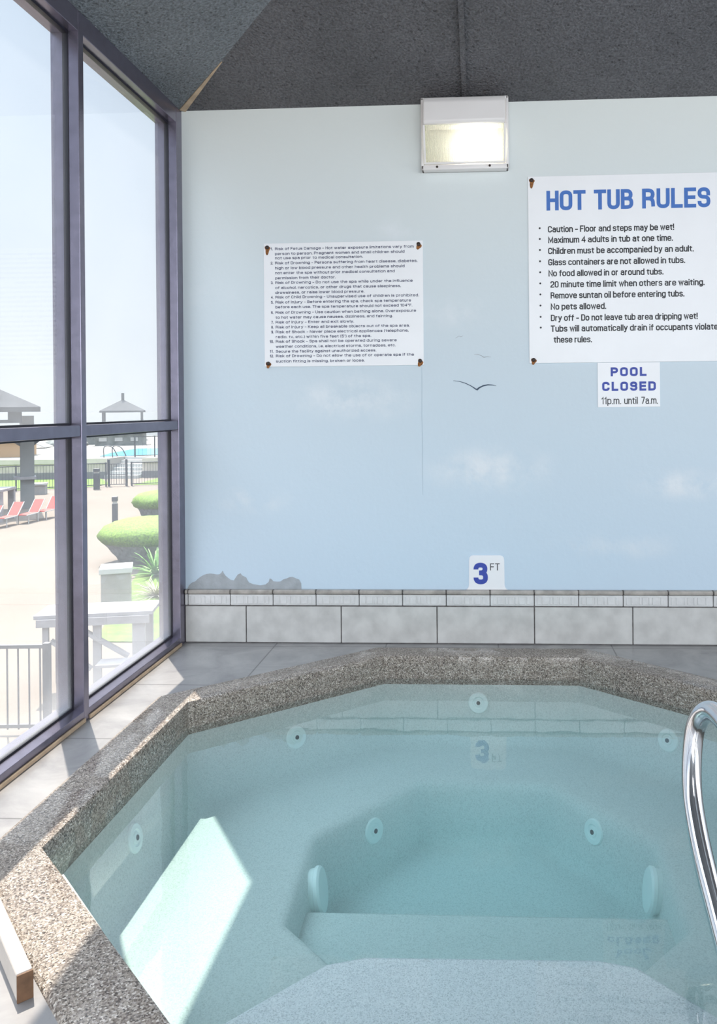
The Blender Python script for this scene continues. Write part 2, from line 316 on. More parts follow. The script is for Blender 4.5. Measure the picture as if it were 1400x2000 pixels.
# ------------------------------------------------------------------ mesh helpers
class MB:
    def __init__(self): self.bm = bmesh.new()
    def box(self, a, b, bevel=0.0, seg=2):
        r = bmesh.ops.create_cube(self.bm, size=1.0)
        c = [(a[i]+b[i])/2 for i in range(3)]; s = [abs(b[i]-a[i]) for i in range(3)]
        for v in r['verts']: v.co = Vector((c[0]+v.co.x*s[0], c[1]+v.co.y*s[1], c[2]+v.co.z*s[2]))
        if bevel:
            es = list({e for v in r['verts'] for e in v.link_edges})
            bmesh.ops.bevel(self.bm, geom=es, offset=bevel, segments=seg, profile=.5, affect='EDGES')
        return self
    def xbox(self, size, mat, bevel=0.0):
        r = bmesh.ops.create_cube(self.bm, size=1.0)
        for v in r['verts']: v.co = mat @ Vector((v.co.x*size[0], v.co.y*size[1], v.co.z*size[2]))
        if bevel:
            es = list({e for v in r['verts'] for e in v.link_edges})
            bmesh.ops.bevel(self.bm, geom=es, offset=bevel, segments=2, profile=.5, affect='EDGES')
        return self
    def bar(self, p, q, w, h=None):
        """square bar from p to q"""
        p = Vector(p); q = Vector(q); d = q-p; h = h or w
        rot = d.to_track_quat('Z', 'Y').to_matrix().to_4x4()
        return self.xbox((w, h, d.length), Matrix.Translation((p+q)/2) @ rot)
    def prism(self, pts, z0, z1):
        lo = [self.bm.verts.new((p[0], p[1], z0)) for p in pts]; hi = [self.bm.verts.new((p[0], p[1], z1)) for p in pts]
        n = len(pts)
        self.bm.faces.new(hi); self.bm.faces.new(lo[::-1])
        for i in range(n): self.bm.faces.new((lo[i], lo[(i+1) % n], hi[(i+1) % n], hi[i]))
        return self
    def loops(self, loops, cap0=False, cap1=False, closed=True):
        vs = [[self.bm.verts.new(p) for p in L] for L in loops]; n = len(vs[0])
        for a, b in zip(vs, vs[1:]):
            for i in range(n if closed else n-1):
                self.bm.faces.new((a[i], a[(i+1) % n], b[(i+1) % n], b[i]))
        if cap0: self.bm.faces.new(vs[0][::-1])
        if cap1: self.bm.faces.new(vs[-1])
        return vs
    def lathe(self, prof, seg=28, mat=None):
        """prof: (radius, height) pairs about local Z, ends closed"""
        mat = mat or Matrix()
        L = [[mat @ Vector((r*math.cos(2*math.pi*i/seg), r*math.sin(2*math.pi*i/seg), z)) for i in range(seg)] for r, z in prof]
        self.loops(L, True, True); return self
    def tube(self, pts, rad, seg=16, sub=10):
        pts = [Vector(p) for p in pts]
        P = []
        for i in range(len(pts)-1):
            p0 = pts[max(0, i-1)]; p1 = pts[i]; p2 = pts[i+1]; p3 = pts[min(len(pts)-1, i+2)]
            for k in range(sub):
                u = k/sub
                P.append(.5*((2*p1)+(p2-p0)*u+(2*p0-5*p1+4*p2-p3)*u*u+(3*p1-p0-3*p2+p3)*u**3))
        P.append(pts[-1])
        t0 = (P[1]-P[0]).normalized(); ref = Vector((1, 0, 0)) if abs(t0.x) < .9 else Vector((0, 1, 0))
        nrm = (ref-t0*ref.dot(t0)).normalized(); L = []
        for i, p in enumerate(P):
            t = (P[min(i+1, len(P)-1)]-P[max(i-1, 0)]).normalized()
            nrm = (nrm-t*nrm.dot(t)).normalized(); bn = t.cross(nrm)
            L.append([p+rad*(math.cos(2*math.pi*k/seg)*nrm+math.sin(2*math.pi*k/seg)*bn) for k in range(seg)])
        self.loops(L, True, True); return self
    def build(self, name, mat, parent=None, smooth=False, angle=40, bevel=0.0, bseg=3):
        bmesh.ops.recalc_face_normals(self.bm, faces=self.bm.faces)
        me = bpy.data.meshes.new(name); self.bm.to_mesh(me); self.bm.free()
        me.materials.append(M[mat] if isinstance(mat, str) else mat)
        if smooth:
            for p in me.polygons: p.use_smooth = True
            me.set_sharp_from_angle(angle=math.radians(angle))
        o = bpy.data.objects.new(name, me); C.objects.link(o)
        if parent is not None: o.parent = parent
        if bevel:
            b = o.modifiers.new('bevel', 'BEVEL'); b.width = bevel; b.segments = bseg; b.limit_method = 'ANGLE'; b.angle_limit = math.radians(25)
            if smooth: b.harden_normals = False
        return o
def tag(o, label=None, cat=None, group=None, kind=None):
    if label: o['label'] = label
    if cat: o['category'] = cat
    if group: o['group'] = group
    if kind: o['kind'] = kind
    return o
def thing(name, loc, rz, label, cat, group=None):
    o = bpy.data.objects.new(name, None); C.objects.link(o); o.location = loc; o.rotation_euler = (0, 0, rz); o.empty_display_size = .1
    return tag(o, label, cat, group)
def copy_tree(o, parent=None):
    c = o.copy(); C.objects.link(c)
    if parent is not None: c.parent = parent
    for ch in list(o.children): copy_tree(ch, c)
    return c

# lettering drawn with strokes: cap height 1, x-height .72; "R" rounds the corners, "z" closes the stroke
W = .46
GLY = {
'A': (.56, "0,0 .28,1 .56,0;.1,.3 .46,.3"), 'B': (.5, "0,1 0,0;R 0,1 .46,1 .46,.53 0,.53;R 0,.53 .5,.53 .5,0 0,0"), 'C': (.5, "R .5,.68 .5,1 0,1 0,0 .5,0 .5,.32"), 'D': (.5, "0,0 0,1;R 0,1 .5,1 .5,0 0,0"),
'E': (.44, ".44,1 0,1 0,0 .44,0;0,.52 .4,.52"), 'F': (.42, ".42,1 0,1 0,0;0,.52 .37,.52"), 'G': (.52, "R .5,.7 .5,1 0,1 0,0 .5,0 .5,.45;.26,.45 .5,.45"), 'H': (.5, "0,0 0,1;.5,0 .5,1;0,.52 .5,.52"),
'I': (.0, "0,0 0,1"), 'K': (.5, "0,0 0,1;0,.36 .48,1;.16,.57 .5,0"), 'L': (.42, "0,1 0,0 .42,0"), 'M': (.66, "0,0 0,1 .33,.15 .66,1 .66,0"), 'N': (.52, "0,0 0,1 .52,0 .52,1"), 'O': (.52, "R 0,0 .52,0 .52,1 0,1 z"),
'P': (.48, "0,0 0,1;R 0,1 .48,1 .48,.45 0,.45"), 'R': (.5, "0,0 0,1;R 0,1 .47,1 .47,.5 0,.5;R .24,.5 .47,.5 .49,0"), 'S': (.48, "R .47,.72 .47,1 0,1 0,.53 .48,.53 .48,0 0,0 0,.28"), 'T': (.5, "0,1 .5,1;.25,1 .25,0"),
'U': (.5, "R 0,1 0,0 .5,0 .5,1"), 'a': (W, "R .02,.55 .02,.72 .44,.72 .44,0;R .44,.43 0,.43 0,0 .44,0 .44,.16"), 'b': (W, "0,1 0,0;R 0,0 .46,0 .46,.72 0,.72 z"), 'c': (.42, "R .42,.5 .42,.72 0,.72 0,0 .42,0 .42,.22"), 'd': (W, ".46,1 .46,0;R 0,0 .46,0 .46,.72 0,.72 z"),
'e': (W, "0,.36 .46,.36;R .46,.36 .46,.72 0,.72 0,0 .46,0 .46,.17"), 'f': (.28, "R .3,1 .11,1 .11,0;0,.7 .28,.7"), 'g': (W, "R 0,0 .46,0 .46,.72 0,.72 z;R .46,.72 .46,-.26 .02,-.26 .02,-.12"), 'h': (.44, "0,1 0,0;R 0,.45 0,.72 .44,.72 .44,0"), 'i': (0, "0,.66 0,0;0,.97 0,1.0"),
'j': (.1, "R .1,.72 .1,-.26 -.06,-.26;.1,.97 .1,1.0"), 'k': (.42, "0,1 0,0;0,.24 .4,.72;.13,.4 .43,0"), 'l': (0, "0,1 0,0"), 'm': (.74, "0,.72 0,0;R 0,.45 0,.72 .37,.72 .37,0;R .37,.45 .37,.72 .74,.72 .74,0"), 'n': (.44, "0,.72 0,0;R 0,.45 0,.72 .44,.72 .44,0"),
'o': (W, "R 0,0 .46,0 .46,.72 0,.72 z"), 'p': (W, "0,.72 0,-.26;R 0,0 .46,0 .46,.72 0,.72 z"), 'q': (W, ".46,.72 .46,-.26;R 0,0 .46,0 .46,.72 0,.72 z"), 'r': (.27, "0,.72 0,0;R 0,.42 0,.72 .28,.7"), 's': (.42, "R .41,.54 .41,.72 0,.72 0,.37 .42,.37 .42,0 0,0 0,.18"), 't': (.28, "R .11,.93 .11,0 .29,0;0,.71 .28,.71"),
'u': (.44, "R 0,.72 0,0 .44,0 .44,.3;.44,.72 .44,0"), 'v': (.44, "0,.72 .22,0 .44,.72"), 'w': (.66, "0,.72 .17,0 .33,.7 .49,0 .66,.72"), 'x': (.42, "0,.72 .42,0;0,0 .42,.72"), 'y': (.44, "0,.72 .22,.02;.44,.72 .13,-.26 .02,-.26"), 'z': (.4, "0,.7 .4,.7 0,.02 .4,.02"),
'0': (.46, "R 0,0 .46,0 .46,1 0,1 z"), '1': (.2, "0,.78 .17,1 .17,0"), '2': (.46, "R 0,.7 0,1 .46,1 .46,.5 0,.2 0,0;0,0 .46,0"), '3': (.46, "R 0,.74 0,1 .44,1 .44,.54 .15,.54;R .15,.54 .46,.54 .46,0 0,0 0,.26"), '4': (.5, ".38,0 .38,1 0,.3 .5,.3"),
'5': (.46, ".43,1 .04,1 .02,.52;R .02,.52 .46,.62 .46,0 0,0 0,.22"), '6': (.46, "R .43,.76 .43,1 0,1 0,0 .46,0 .46,.56 0,.56"), '7': (.44, "0,1 .44,1 .14,0"), '8': (.46, "R 0,0 .46,0 .46,.53 0,.53 z;R .03,.53 .43,.53 .43,1 .03,1 z"), '9': (.46, "R .03,.24 .03,0 .46,0 .46,1 0,1 0,.44 .46,.44"),
'.': (.0, "0,.0 0,.03"), ',': (.0, "0,.04 -.04,-.10"), '-': (.3, "0,.38 .3,.38"), '!': (.0, "0,1 0,.36;0,.0 0,.03"), '(': (.14, "R .14,1.05 0,.8 0,.0 .14,-.2"), ')': (.14, "R 0,1.05 .14,.8 .14,.0 0,-.2"), "'": (.0, "0,1 0,.78"), '\u00b0': (.2, "R 0,.75 .2,.75 .2,1 0,1 z"),
}
GAP = .24
def fillet(pts, r, closed):
    n = len(pts); out = []
    for i, p in enumerate(pts):
        if not closed and i in (0, n-1): out.append(p); continue
        a = pts[i-1]; b = pts[(i+1) % n]; da = a-p; db = b-p; la = da.length; lb = db.length
        ra = min(r.x if abs(da.x) > abs(da.y) else r.y, la*(.5 if closed or 0 < i-1 else .98)); rb = min(r.x if abs(db.x) > abs(db.y) else r.y, lb*(.5 if closed or i+1 < n-1 else .98))
        pa = p+da.normalized()*ra; pb = p+db.normalized()*rb
        for k in range(6):
            u = k/5; out.append(pa.lerp(p, u).lerp(p.lerp(pb, u), u))
    res = [out[0]]
    for q in out[1:]:
        if (q-res[-1]).length > 1e-7: res.append(q)
    if closed and (res[0]-res[-1]).length < 1e-7: res.pop()
    return res
def ribbon(bm, pts, th, closed, y, ends):
    n = len(pts); L = []; R = []
    pts = list(pts)      # square ends where a stroke stops on a guide line
    if ends[0]: pts[0] = pts[0]+(pts[0]-pts[1]).normalized()*th*.49
    if ends[1]: pts[-1] = pts[-1]+(pts[-1]-pts[-2]).normalized()*th*.49
    for i, p in enumerate(pts):
        d1 = (p-pts[i-1]) if (closed or i > 0) else (pts[1]-p); d2 = (pts[(i+1) % n]-p) if (closed or i < n-1) else (p-pts[i-1])
        n1 = Vector((-d1.y, d1.x)).normalized(); n2 = Vector((-d2.y, d2.x)).normalized()
        m = n1+n2
        if m.length < 1e-6: m = n1.copy()
        m.normalize(); k = th/2/max(.42, m.dot(n1)); L.append(p+m*k); R.append(p-m*k)
    A = [bm.verts.new((p.x, y, p.y)) for p in L]; B = [bm.verts.new((p.x, y, p.y)) for p in R]
    for i in range(n if closed else n-1):
        j = (i+1) % n; bm.faces.new((A[i], B[i], B[j], A[j]))
def line_width(txt, gap):
    x = 0
    for ch in txt: x += .30 if ch == ' ' else GLY[ch][0]+gap
    return x-gap
def lettering(name, rows, mat, parent, yoff):
    """rows: (text, x left, z baseline, width, cap height, stroke / cap height). Flat ink lying just proud of the plane y = yoff."""
    bm = bmesh.new(); k_ = 0
    for (txt, x, z, wd, cap, wt) in rows:
        th = cap*wt; sy = cap-th; gap = GAP+max(0, wt-.17)*2.4; sx = (wd-th)/max(.12, line_width(txt, gap)); cx = x+th/2
        for ch in txt:
            if ch == ' ': cx += .30*sx; continue
            gw, spec = GLY[ch]
            for st in spec.split(';'):
                rnd_ = st.startswith('R'); cl = st.endswith('z')
                pts = [Vector((cx+float(a.split(',')[0])*sx, z+th/2+float(a.split(',')[1])*sy)) for a in st.replace('R ', '').replace(' z', '').split()]
                raw = [tuple(float(v) for v in a.split(',')) for a in st.replace('R ', '').replace(' z', '').split()]
                stem = lambda p, q: not cl and (not rnd_ or (abs(p[0]-q[0]) < .01 and p[1] in (0, 1, .72)))
                ends = (stem(raw[0], raw[1]), stem(raw[-1], raw[-2]))
                if rnd_: pts = fillet(pts, Vector((.25*sx, .25*sy)), cl)
                ribbon(bm, pts, th, cl, yoff-.0005-.00006*k_, ends); k_ = (k_+1) % 7
            cx += (gw+gap)*sx
    me = bpy.data.meshes.new(name); bm.to_mesh(me); bm.free(); me.materials.append(M[mat])
    o = bpy.data.objects.new(name, me); C.objects.link(o); o.parent = parent
    return o

# ================================================================== THE ROOM
XL = -1.305           # inner face of the window wall
XO = -1.400           # its outer face
PITCH = 0.335         # ceiling slope
ZC = 2.322            # ceiling height at the walls

# octagon of the tub (inner edge of the coping), counter-clockwise seen from above
CX = -0.018
OCT = [(.39, -.22), (-.39, -.22), (-1.0, -.735), (-1.0, -1.635), (-.39, -2.245), (.39, -2.245), (1.0, -1.635), (1.0, -.735)]
OCT = [(x+CX, y) for x, y in OCT]
def inset(poly, d):
    """move every edge of a CCW polygon inward by d"""
    n = len(poly); res = []
    for i in range(n):
        p0, p1, p2 = (Vector(poly[i-1]), Vector(poly[i]), Vector(poly[(i+1) % n]))
        e1 = (p1-p0).normalized(); e2 = (p2-p1).normalized()
        n1 = Vector((-e1.y, e1.x)); n2 = Vector((-e2.y, e2.x))
        k = d/(1+n1.dot(n2)); v = p1+(n1+n2)*k
        res.append((v.x, v.y))
    return res
def ring(poly, z): return [(p[0], p[1], z) for p in poly]

def make_floor():
    b = MB(); hole = inset(OCT, -.05)
    outer = [(XO, .0), (XO, -7.0), (3.6, -7.0), (3.6, .0)]
    bm = b.bm
    def add(pts, z):
        vs = [bm.verts.new((p[0], p[1], z)) for p in pts]
        return [bm.edges.new((vs[i], vs[(i+1) % len(vs)])) for i in range(len(vs))]
    ed = add(outer, 0)+add(hole, 0)
    bmesh.ops.triangle_fill(bm, use_beauty=True, use_dissolve=False, edges=ed)
    top = list(bm.faces)
    ex = bmesh.ops.extrude_face_region(bm, geom=top)
    for v in [g for g in ex['geom'] if isinstance(g, bmesh.types.BMVert)]: v.co.z = -.10
    return tag(b.build('floor', 'deck'), 'grey slate floor tiles around the hot tub', 'floor', kind='structure')
make_floor()

b = MB().box((XO-.02, 0, -2.7), (3.7, .14, 2.6))
wall_back = tag(b.build('wall_back', 'mural'), 'pale blue back wall painted with clouds and gulls', 'wall', kind='structure')
b = MB().box((XO, -7.0, -2.7), (XL+.02, .0, -.10))
tag(b.build('wall_left', 'concrete'), 'low wall under the window glazing', 'wall', kind='structure')

# rear and right walls, with wide unglazed openings shaped to let skylight in (behind / beside the camera)
b = MB(); b.box((XO, -7.14, -.1), (3.7, -7.0, .25)); b.box((XO, -7.14, 3.2), (3.7, -7.0, 4.2))
for x in (XO, -.1, 1.6, 3.55): b.box((x, -7.14, .25), (x+.15, -7.0, 3.2))
tag(b.build('wall_rear', 'white_paint'), 'rear wall with tall unglazed openings', 'wall', kind='structure')
b = MB(); b.box((3.6, -7.0, -.1), (3.74, .0, .3)); b.box((3.6, -7.0, 2.6), (3.74, .0, 4.2))
for y in (-7.0, -4.7, -2.4, -.15): b.box((3.6, y, .3), (3.74, y+.15, 2.6))
tag(b.build('wall_right', 'white_paint'), 'right wall with wide unglazed openings', 'wall', kind='structure')

# hipped ceiling: one slope up from the window wall, one up from the back wall, flat in the middle
T = 2.2; ZT = ZC+PITCH*T
h0 = (XL-.005, 0, ZC); h1 = (XL+T, -T, ZT)
def slab(name, mat, faces, label):
    b = MB(); bm = b.bm
    for pts in faces: bm.faces.new([bm.verts.new(p) for p in pts])
    bmesh.ops.remove_doubles(bm, verts=bm.verts, dist=.0005)
    ex = bmesh.ops.extrude_face_region(bm, geom=list(bm.faces))
    for v in [g for g in ex['geom'] if isinstance(g, bmesh.types.BMVert)]: v.co.z += .12
    return tag(b.build(name, mat), label, 'ceiling', kind='structure')
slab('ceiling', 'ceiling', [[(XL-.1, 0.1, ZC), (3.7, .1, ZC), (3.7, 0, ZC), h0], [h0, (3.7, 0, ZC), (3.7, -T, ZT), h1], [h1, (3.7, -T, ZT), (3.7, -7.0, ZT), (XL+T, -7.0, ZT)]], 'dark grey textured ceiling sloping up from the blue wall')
slab('ceiling', 'ceiling_side', [[h0, h1, (XL+T, -7.0, ZT), (XL-.005, -7.0, ZC)], [h0, (XL-.005, -7.0, ZC), (XO-.02, -7.0, ZC), (XO-.02, 0, ZC)]], 'speckled blue-grey ceiling sloping up from the window wall')  # lighter blue-grey tone paints in this slope's light; the specks are its finish
# caulked hip seam: tan where it meets the corner, and the ribbed joint up the back slope
t0, t1 = .008, .27
b = MB(); p0 = Vector((XL+t0, -t0, ZC+PITCH*t0)); p1 = Vector((XL+t1, -t1, ZC+PITCH*t1)); sd = Vector((.7, .7, 0))
b.loops([[p0-sd*.016+Vector((0, 0, .02)), p0-sd*.014-Vector((0, 0, .006)), p0+sd*.014-Vector((0, 0, .006)), p0+sd*.016+Vector((0, 0, .02))],
         [p1-sd*.002+Vector((0, 0, .02)), p1-sd*.002-Vector((0, 0, .001)), p1+sd*.002-Vector((0, 0, .001)), p1+sd*.002+Vector((0, 0, .02))]], True, True)
tag(b.build('trim_1', 'tan_strip'), 'tan strip along the ceiling hip near the window corner', 'trim', kind='structure')
b = MB().bar((-.066, -.0, ZC-.004), (-.075, -T, ZT-.004), .020, .020)
tag(b.build('trim_2', 'ceiling'), 'raised seam running up the dark ceiling above the lamp', 'trim', kind='structure')

# ------------------------------------------------------------------ wall base: large tiles and a moulded border course
joints = [-1.305, -1.035, -.619, -.205, .211, .626, 1.042, 1.458, 1.874, 2.29, 2.7, 3.12, 3.6]
b = MB()
for a, c in zip(joints, joints[1:]): b.box((a+.0022, -.012, .004), (c-.0022, 0.0, .160), .0025, 2)
base = tag(b.build('baseboard_back', 'wall_tile'), 'row of large mottled grey tiles along the back wall base', 'baseboard', kind='structure')
MB().box((-1.305, -.006, 0), (3.6, .0, .232)).build('grout', 'grout', base)
b = MB(); cap = MB(); x = -1.290-.1876*0+(.1876*1) - .1876
edges = [-1.305, -1.290]+[-1.1025+.1876*i for i in range(26)]
for a, c in zip(edges, edges[1:]):
    if c > 3.6: break
    b.box((a+.0015, -.017, .166), (c-.0015, 0, .2125), .003, 2)
    cap.box((a+.0015, -.024, .2145), (c-.0015, 0, .233), .006, 3)
    if c-a > .1:
        # relief of the border tile: five small panels, alternately wide and narrow
        xx = a+.012; wds = (.018, .030, .012, .024, .014, .030, .016)
        for i, wd in enumerate(wds):
            b.box((xx, -.0195, .173), (xx+wd*.92, -.012, .205), .0015, 1); xx += wd*1.12
tr = tag(b.build('trim_3', 'border_tile'), 'white moulded border tiles above the large wall tiles', 'trim', kind='structure')
cap.build('border_cap', 'border_cap', tr)

# gulls and peeled paint belong to the painted wall
def stroke(pts, widths, name, mat, parent, y=-.0015):
    """thin painted stroke of varying width on the wall plane"""
    b = MB(); L = []
    for i, (p, wd) in enumerate(zip(pts, widths)):
        q = pts[min(i+1, len(pts)-1)]; r = pts[max(0, i-1)]
        d = Vector((q[0]-r[0], q[1]-r[1])).normalized(); n = Vector((-d.y, d.x))*wd/2
        L.append([(p[0]+n.x, y, p[1]+n.y), (p[0]-n.x, y, p[1]-n.y), (p[0]-n.x, .001, p[1]-n.y), (p[0]+n.x, .001, p[1]+n.y)])
    b.loops(L, True, True)
    return b.build(name, mat, parent)
stroke([(-.126, 1.130), (-.10, 1.127), (-.075, 1.119), (-.052, 1.108), (-.038, 1.099), (-.030, 1.093), (-.024, 1.091), (-.015, 1.099), (.002, 1.107), (.022, 1.111), (.040, 1.110), (.058, 1.106)],
       [.0012, .0022, .003, .003, .004, .005, .008, .006, .0055, .005, .0035, .001], 'painted_gull', 'gull', wall_back)
stroke([(-.035, 1.242), (-.02, 1.242), (-.004, 1.236), (.006, 1.229), (.02, 1.232), (.036, 1.230)], [.001, .002, .002, .003, .002, .001], 'painted_gull', 'peel', wall_back)
stroke([(-.115, 1.313), (-.10, 1.322), (-.092, 1.318), (-.082, 1.323)], [.001, .0018, .002, .001], 'painted_gull', 'peel', wall_back)
stroke([(-.262, 1.19), (-.2615, 1.10), (-.263, .98), (-.261, .86), (-.2625, .74), (-.262, .64)], [.0012, .0016, .0014, .0017, .0014, .001], 'wall_crack', 'crack', wall_back, -.0008)
pk = [(100, 290), (108, 272), (128, 255), (150, 247), (165, 232), (182, 219), (200, 208), (220, 200), (245, 197), (270, 199), (290, 203), (308, 201), (320, 190), (328, 178), (334, 195), (345, 210), (358, 222),
      (378, 237), (400, 240), (412, 222), (425, 203), (443, 195), (452, 208), (468, 216), (480, 222), (488, 240), (497, 254), (522, 264), (570, 272), (604, 266), (625, 250), (632, 228), (642, 231), (655, 246), (680, 248), (700, 247),
      (720, 233), (742, 227), (760, 219), (778, 217), (800, 227), (822, 235), (834, 258), (835, 292)]
b = MB(); bm = b.bm
def pw(zx, zy):
    px, py = 330+zx/3.256, 1060+zy/3.256
    return (px-948.5)*.002222+.0105, .232+(1151-py)*.002214
ptop = [pw(*p) for p in pk]
f_ = [bm.verts.new((x, -.0018, z)) for x, z in ptop]; g_ = [bm.verts.new((x, -.0018, .2315)) for x, z in ptop]
for i in range(len(f_)-1):
    bm.faces.new((f_[i], f_[i+1], g_[i+1], g_[i]))
bmesh.ops.extrude_face_region(bm, geom=list(bm.faces))
for v in list(bm.verts)[len(f_)+len(g_):]: v.co.y = .001
b.build('peeled_paint_patch', 'peel', wall_back)

# ------------------------------------------------------------------ window bays
BAY = .855
YM = [0.0, -.872]+[-.872-BAY*i for i in range(1, 8)]
TR0, TR1 = .931, .968
def window_bay(idx, y0, y1, label):
    """bay between y0 (towards the back wall) and y1; its right-hand upright is at y1"""
    n = tag(bpy.data.objects.new('window_%d' % idx, None), label, 'window', kind='structure'); C.objects.link(n)
    def up(ya, yb, name):
        p = MB().box((-1.342, ya, 0), (XL, yb, 2.32), .002).build(name, 'frame', n)
        MB().box((-1.358, ya-.003, .03), (-1.340, yb+.003, 2.26)).build('gasket', 'gasket', p)
        MB().box((XO, ya+.001, 0), (-1.356, yb-.001, 2.32), .002).build('outer_frame', 'frame', p)
    if idx == 1: up(-.062, 0.0, 'jamb')
    up(y1-.016, y1+.016, 'mullion')
    ya, yb = y1+.015, y0-(.061 if idx == 1 else .015)
    hd = MB().box((-1.342, ya, 2.252), (XL-.001, yb, 2.322), .002).build('header', 'frame', n)
    MB().box((-1.358, ya, 2.245), (-1.340, yb, 2.26)).build('gasket', 'gasket', hd)
    MB().box((XO, ya, 2.25), (-1.356, yb, 2.322), .002).build('outer_frame', 'frame', hd)
    b = MB(); b.loops([[(XL-.001, ya, 0), (XL-.001, ya, .036), (-1.342, ya, .041), (-1.342, ya, 0)], [(XL-.001, yb, 0), (XL-.001, yb, .036), (-1.342, yb, .041), (-1.342, yb, 0)]], True, True)
    sl = b.build('sill', 'frame', n, bevel=.0015)
    MB().box((-1.358, ya, .03), (-1.341, yb, .048)).build('gasket', 'gasket', sl)
    MB().box((XO, ya, 0), (-1.357, yb, .040), .002).build('outer_frame', 'frame', sl)
    MB().box((XL-.001, ya, .0005), (XL+.006, yb, .014), .002).build('sealant_strip', 'tan_strip', sl)
    ts = MB().box((-1.342, ya, TR0), (XL-.003, yb, TR1), .003).build('transom', 'frame', n)
    MB().box((-1.358, ya, TR0-.007), (-1.341, yb, TR1+.007)).build('gasket', 'gasket', ts)
    MB().box((XO, ya, TR0), (-1.357, yb, TR1), .002).build('outer_frame', 'frame', ts)
    MB().box((-1.352, ya-.001, .04), (-1.346, yb+.001, TR0+.001)).build('lower_pane', 'glass', n)
    MB().box((-1.352, ya-.001, TR1-.001), (-1.346, yb+.001, 2.252)).build('upper_pane', 'glass', n)
    return n
window_bay(1, YM[0], YM[1], 'tall window bay next to the blue back wall')
window_bay(2, YM[1], YM[2], 'tall window bay at the left edge of the picture')
for i in range(3, 8): window_bay(i, YM[i-1], YM[i], 'window bay further along the glazed wall')

# ================================================================== HOT TUB
tub = thing('hot_tub', (CX, -1.23, 0), 0, 'octagonal in-ground hot tub with pebbled rim and pale plastered bench', 'hot tub')
TM = Matrix.Translation((-CX, 1.23, 0))
def tb(b):
    bmesh.ops.transform(b.bm, matrix=TM, verts=b.bm.verts); return b
b = MB()
prof = [(-.135, -.06), (-.135, -.002), (-.130, .006), (-.120, .011), (-.012, .014), (-.003, .011), (.0, .004), (.0, -.03), (-.002, -.115), (-.07, -.115)]
Ls = [ring(inset(OCT, d), z) for d, z in prof]
b.loops(Ls+[Ls[0]])
bmesh.ops.remove_doubles(b.bm, verts=b.bm.verts, dist=.00001)
tb(b).build('coping', 'coping', tub, smooth=True, angle=35)
WELL = [(.222, -.572), (-.249, -.572), (-.545, -.955), (-.533, -1.372), (-.375, -1.53), (.357, -1.53), (.521, -1.36), (.527, -.945)]
b = MB()
Ls = [ring(inset(OCT, -.001), -.10), ring(inset(OCT, .004), -.14), ring(inset(OCT, .022), -.22), ring(inset(OCT, .045), -.275), ring(inset(OCT, .075), -.308), ring(inset(OCT, .105), -.318),
      ring(inset(WELL, -.02), -.32), ring(WELL, -.324), ring(inset(WELL, .012), -.337), ring(inset(WELL, .022), -.36), ring(inset(WELL, .045), -.49), ring(inset(WELL, .058), -.512), ring(inset(WELL, .085), -.52)]
b.loops(Ls, False, True)
tb(b).build('shell', 'shell', tub, smooth=True, angle=50)
# step inside the well, and the entry step on the bench in front
def step(poly, z0, z1, label, mat):
    b = MB().prism(poly, z0, z1); o = tb(b).build('step', mat, tub, smooth=True, bevel=.012); o['label'] = label; return o
step([(-.522, -1.395), (-.36, -1.55), (.345, -1.55), (.508, -1.385), (.50, -1.19), (-.516, -1.195)], -.53, -.40, 'lower step inside the footwell', 'shell')
step([(.335, -1.605), (.25, -1.585), (-.28, -1.595), (-.368, -1.622), (-.92, -2.18), (.9, -2.18)], -.335, -.245, 'speckled upper entry step', 'step')

def round_fitting(name, pos, normal, prof, mat, parent, seg=32):
    q = Vector(normal).normalized().to_track_quat('Z', 'Y').to_matrix().to_4x4()
    m = TM @ Matrix.Translation(pos) @ q
    return MB().lathe(prof, seg, m).build(name, mat, parent, smooth=True, angle=30)
JET = [(.040, -.006), (.040, .003), (.037, .007), (.024, .008), (.020, .004), (.016, .004), (.014, .009), (.007, .010)]
HOLE = [(.0075, .006), (.0075, .0112)]
def jet(pos, n, s=1.0):
    j = round_fitting('jet', pos, n, [(r*s, z*s) for r, z in JET], 'fitting', tub)
    round_fitting('nozzle', pos, n, [(r*s, z*s) for r, z in HOLE], 'hole', j)
jets = [((-.029, -.233, -.167), (0, -1, .225), 1.0), ((-.704, -.495, -.204), (.645, -.764, .225), 1.0), ((.662, -.488, -.202), (-.645, -.764, .225), 1.0),
        ((-1.0, -1.203, -.201), (1, 0, .225), 1.0), ((-.376, -.781, -.393), (.791, -.612, .177), 1.0), ((.353, -.773, -.388), (-.774, -.633, .177), 1.0)]
for j in jets: jet(*j)
DRAIN = [(.058, -.01), (.060, .016), (.064, .020), (.064, .030), (.058, .036), (.02, .039)]
for pos, n in (((-.516, -1.10, -.405), (1, 0.03, .17)), ((.501, -1.066, -.405), (-1, .014, .17))):
    d = round_fitting('drain_cover', pos, n, DRAIN, 'fitting', tub, 40)

b = MB().prism(inset(OCT, -.012), -.60, -.078)
water = tag(b.build('water', 'water'), 'clear still turquoise water filling the octagonal hot tub', 'water', kind='stuff')
b = MB().bar((-.935, -1.708, -.013), (-.762, -1.886, -.013), .008, .012)  # narrow white bar along the inner rim edge
tag(b.build('white_edge_strip', 'white_out'), 'thin white strip along the inner rim at the front left of the tub', 'strip')

# sunlit stone edging beside the rim, brown end towards the camera coloured dark for its shade
b = MB(); q0 = Vector((-1.04, -1.80)); q1 = Vector((-.785, -2.075)); dd = (q1-q0).normalized(); nn = Vector((dd.y, -dd.x))
ed = thing('stone_edging', (q1.x, q1.y, 0), math.atan2(dd.y, dd.x), 'cream stone edging piece on the floor outside the front left tub rim', 'edging')
MB().box((-.75, -.026, 0), (-.004, .0, .050), .004).build('body', 'stone', ed)
MB().box((-.004, -.026, 0), (.0, .0, .048), .001).build('end_cap', 'brown', ed)

